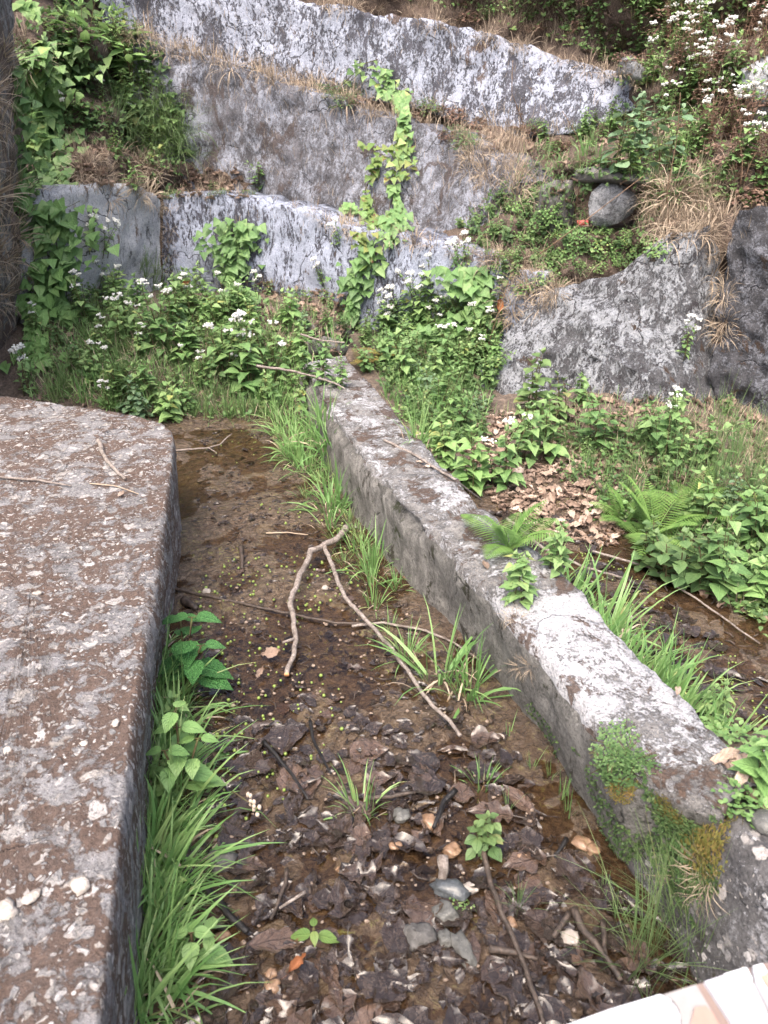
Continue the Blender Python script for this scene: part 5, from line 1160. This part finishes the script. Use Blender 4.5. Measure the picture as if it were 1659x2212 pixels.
stick('dark_twig', Z7([(1340, -120), (1350, -40), (1400, 60), (1430, 110)]), .005, 'barkb', 'thin black twig below the tip of the forked branch', .02)
stick('wood_chunk', Z5([(1040, 195), (1046, 285)]), .011, 'barkd', 'short mossy upright wood chunk left of the forked branch', .01, cat='wood')
stick('wood_chunk', Z5([(795, 420), (850, 465)]), .016, 'barkd', 'dark curled bark piece under the long thin twig', .012, cat='bark')
stick('straw_stem', Z5([(1150, 135), (1240, 132), (1330, 142)]), .003, 'straw', 'pale straw lying on the mud left of the forked branch top', .012, cat='straw')
# dry stalks standing on the hillside
for i, (pp, lb) in enumerate((([(1445, 500), (1440, 420), (1462, 300), (1470, 200)], 'tall thin reddish dry stalk on the slope right of the broad-leaved shrubs'), ([(1240, 470), (1255, 380), (1250, 300), (1215, 240)], 'tall pale dry stalk leaning left of the stone slab'),
      ([(1130, 265), (1105, 200), (1108, 130)], 'thin dark stalk in front of the uppermost wall'), ([(1150, 560), (1260, 480), (1390, 380)], 'long pale stalk leaning across the small round boulder'), ([(1050, 760), (1075, 680), (1105, 590)], 'dry stalk at the left edge of the big boulder'))):
    b = hit(*pp[0])[0]; e = empty('dry_stalk', b); tag(e, lb, 'stalk'); P = [UY(x, y, b.y - .12 - .03 * k) - b for k, (x, y) in enumerate(pp)]; P[0] = Vector((0, 0, 0)); mb = MB(); Q = dens(P, .05); mb.tube(Q, [.004 * (1 - .6 * k / len(Q)) for k in range(len(Q))], 5); mb.build('stem', M['stemd'], e)

# ---------------------------------------------------------------- stones
def stone(px, py, sx, sy, sz, mat, label, z=.01, rz=0, surf=False, a=.35, rg=.25):
    p = hit(px, py)[0] if surf else UZ(px, py, z); mb = MB(); mb.blob(Vector((0, 0, 0)), sx, sy, sz, .5, px * .37, 10, 14, rg, None, a)
    o = mb.build('stone', M[mat]); o.location = p + Z * (sz * .6 if surf else -sz * .45); o.rotation_euler = (0, 0, rz); tag(o, label, 'stone')
stone(1655, 1785, .030, .028, .017, 'st_grey', 'smooth round grey stone resting on the dark concrete block', surf=True, a=0, rg=.08)
for (zx, zy, sx, sy, mt, lb, rz) in ((200, 310, .018, .022, 'st_or', 'orange pebble beside the curved black twig', .3), (70, 285, .025, .020, 'st_grey', 'grey pebble left of the curved black twig', .2), (290, 600, .045, .024, 'st_blue', 'wet blue-grey stone below the wood chunk', -.3),
      (265, 705, .028, .026, 'st_grey', 'round muddy grey stone under the blue-grey stone', .5), (345, 860, .019, .045, 'st_grey', 'long pointed greenish-grey stone near the bottom', .35), (862, 408, .026, .018, 'st_or', 'glossy orange stone on the mud near the dividing wall', -.3), (902, 432, .017, .015, 'st_or', 'smaller amber stone touching the glossy orange stone', .2),
      (295, 435, .024, .017, 'st_or', 'pinkish flat stone by the broad-leaved seedling', .4), (265, 815, .016, .018, 'st_grey', 'pale grey pebble left of the pointed stone', .1), (150, 810, .036, .028, 'st_dark', 'dull round brown stone near the bottom left of the pointed stone', .1), (800, 815, .022, .018, 'st_pale', 'pale yellowish stone between the short twigs', .4),
      (595, 458, .012, .010, 'st_or', 'small orange pebble right of the seedling', 0), (50, 420, .016, .010, 'st_or', 'small reddish pebble left of the wood chunk', .2), (550, 750, .012, .014, 'st_or', 'tan pebble beside the long brown twig', .4), (370, 600, .020, .014, 'st_pale', 'pale pebble right of the blue-grey stone', .2)):
    q = Z8([(zx, zy)])[0]; stone(q[0], q[1], sx, sy, min(sx, sy) * .7, mt, lb, .012, rz)
for (zx, zy, sx, sy, mt, lb) in ((1170, 972, .013, .011, 'st_or', 'orange pebble at the bottom left of the wet leaves, upper of two'), (1174, 1028, .017, .014, 'st_or', 'larger orange pebble at the bottom, lower of two'), (955, 480, .042, .035, 'st_dark', 'large dark wet stone half under the grass by the parapet'), (1480, 520, .014, .010, 'st_or', 'pale orange pebble above the veined leaves'), (960, 810, .018, .010, 'st_or', 'small flat orange pebble right of the pale seedling')):
    q = Z7([(zx, zy)])[0]; stone(q[0], q[1], sx, sy, min(sx, sy) * .7, mt, lb, .012, .4)
stone(1078, 1592, .020, .014, .012, 'st_pale', 'white angular stone at the foot of the dividing wall', .012, .1, a=.7)
stone(1097, 1620, .040, .034, .018, 'st_or', 'broad muddy ochre stone below the white angular stone', -.004, .1)
stone(885, 1243, .028, .016, .014, 'st_or', 'tan stone at the grass edge beside the dividing wall', .01, .1)
stone(702, 1268, .013, .011, .009, 'st_pale', 'small whitish pebble between the legs of the forked branch', .01, .1)
stone(445, 1276, .017, .012, .009, 'st_pale', 'small pinkish-white pebble above the long thin twig', .012, .1)
db = MB()
for k in range(1100):
    y = .5 + 3.5 * r.random() ** 1.1; x = r.uniform(-1.2, 1.6)
    if not (chan_ok(x, y) or (x > interp_y(WRw, y) + .04 and G(x, y) < .06 and 1.5 < y < 2.7)): continue
    a = r.uniform(0, 6.28); q = Vector((x, y, max(0, G(x, y)) + .003)); ll = r.uniform(.008, .05); rr = r.uniform(.0008, .0028)
    db.tube([q, q + Vector((math.cos(a) * ll * .5, math.sin(a) * ll * .5, r.uniform(0, .006))), q + Vector((math.cos(a + .3) * ll, math.sin(a + .3) * ll, 0))], rr, 4, r.random())
tag(db.build('twig_debris', M['barkd']), 'broken twig bits and stalks strewn over the channel mud', 'debris', kind='stuff')
# fine gravel in the mud
gs = MB()
for k in range(1000):
    y = .45 + 1.9 * r.random() ** 1.3; x = r.uniform(-.8, .9)
    if chan_ok(x, y): s_ = r.uniform(.002, .007); gs.blob(Vector((x, y, max(0, G(x, y)) + .002)), s_, s_ * r.uniform(.6, 1), s_ * .6, .5, k, 4, 6, .3)
tag(gs.build('gravel', M['gravelm']), 'fine orange and tan gravel scattered in the mud', 'gravel', kind='stuff')
# soft seed head on the grass by the parapet
e = empty('seed_head', UZ(470, 1745, .02)); tag(e, 'drooping pinkish seed head on a thin stalk over the wet leaves', 'seed head'); tip = UZ(548, 1740, .16) - e.location
mb = MB(); mb.tube([Vector((0, 0, 0)), tip * .5 + Vector((0, 0, .05)), tip], .0015, 4); mb.build('stem', M['stem'], e); mb = MB()
for k in range(9): mb.blob(tip + Vector((r.gauss(0, .010), r.gauss(0, .010), r.gauss(0, .012))), .005, .005, .007, .5, k, 4, 6, .2)
mb.build('seeds', M['seed'], e)
print('objects', len(bpy.data.objects))
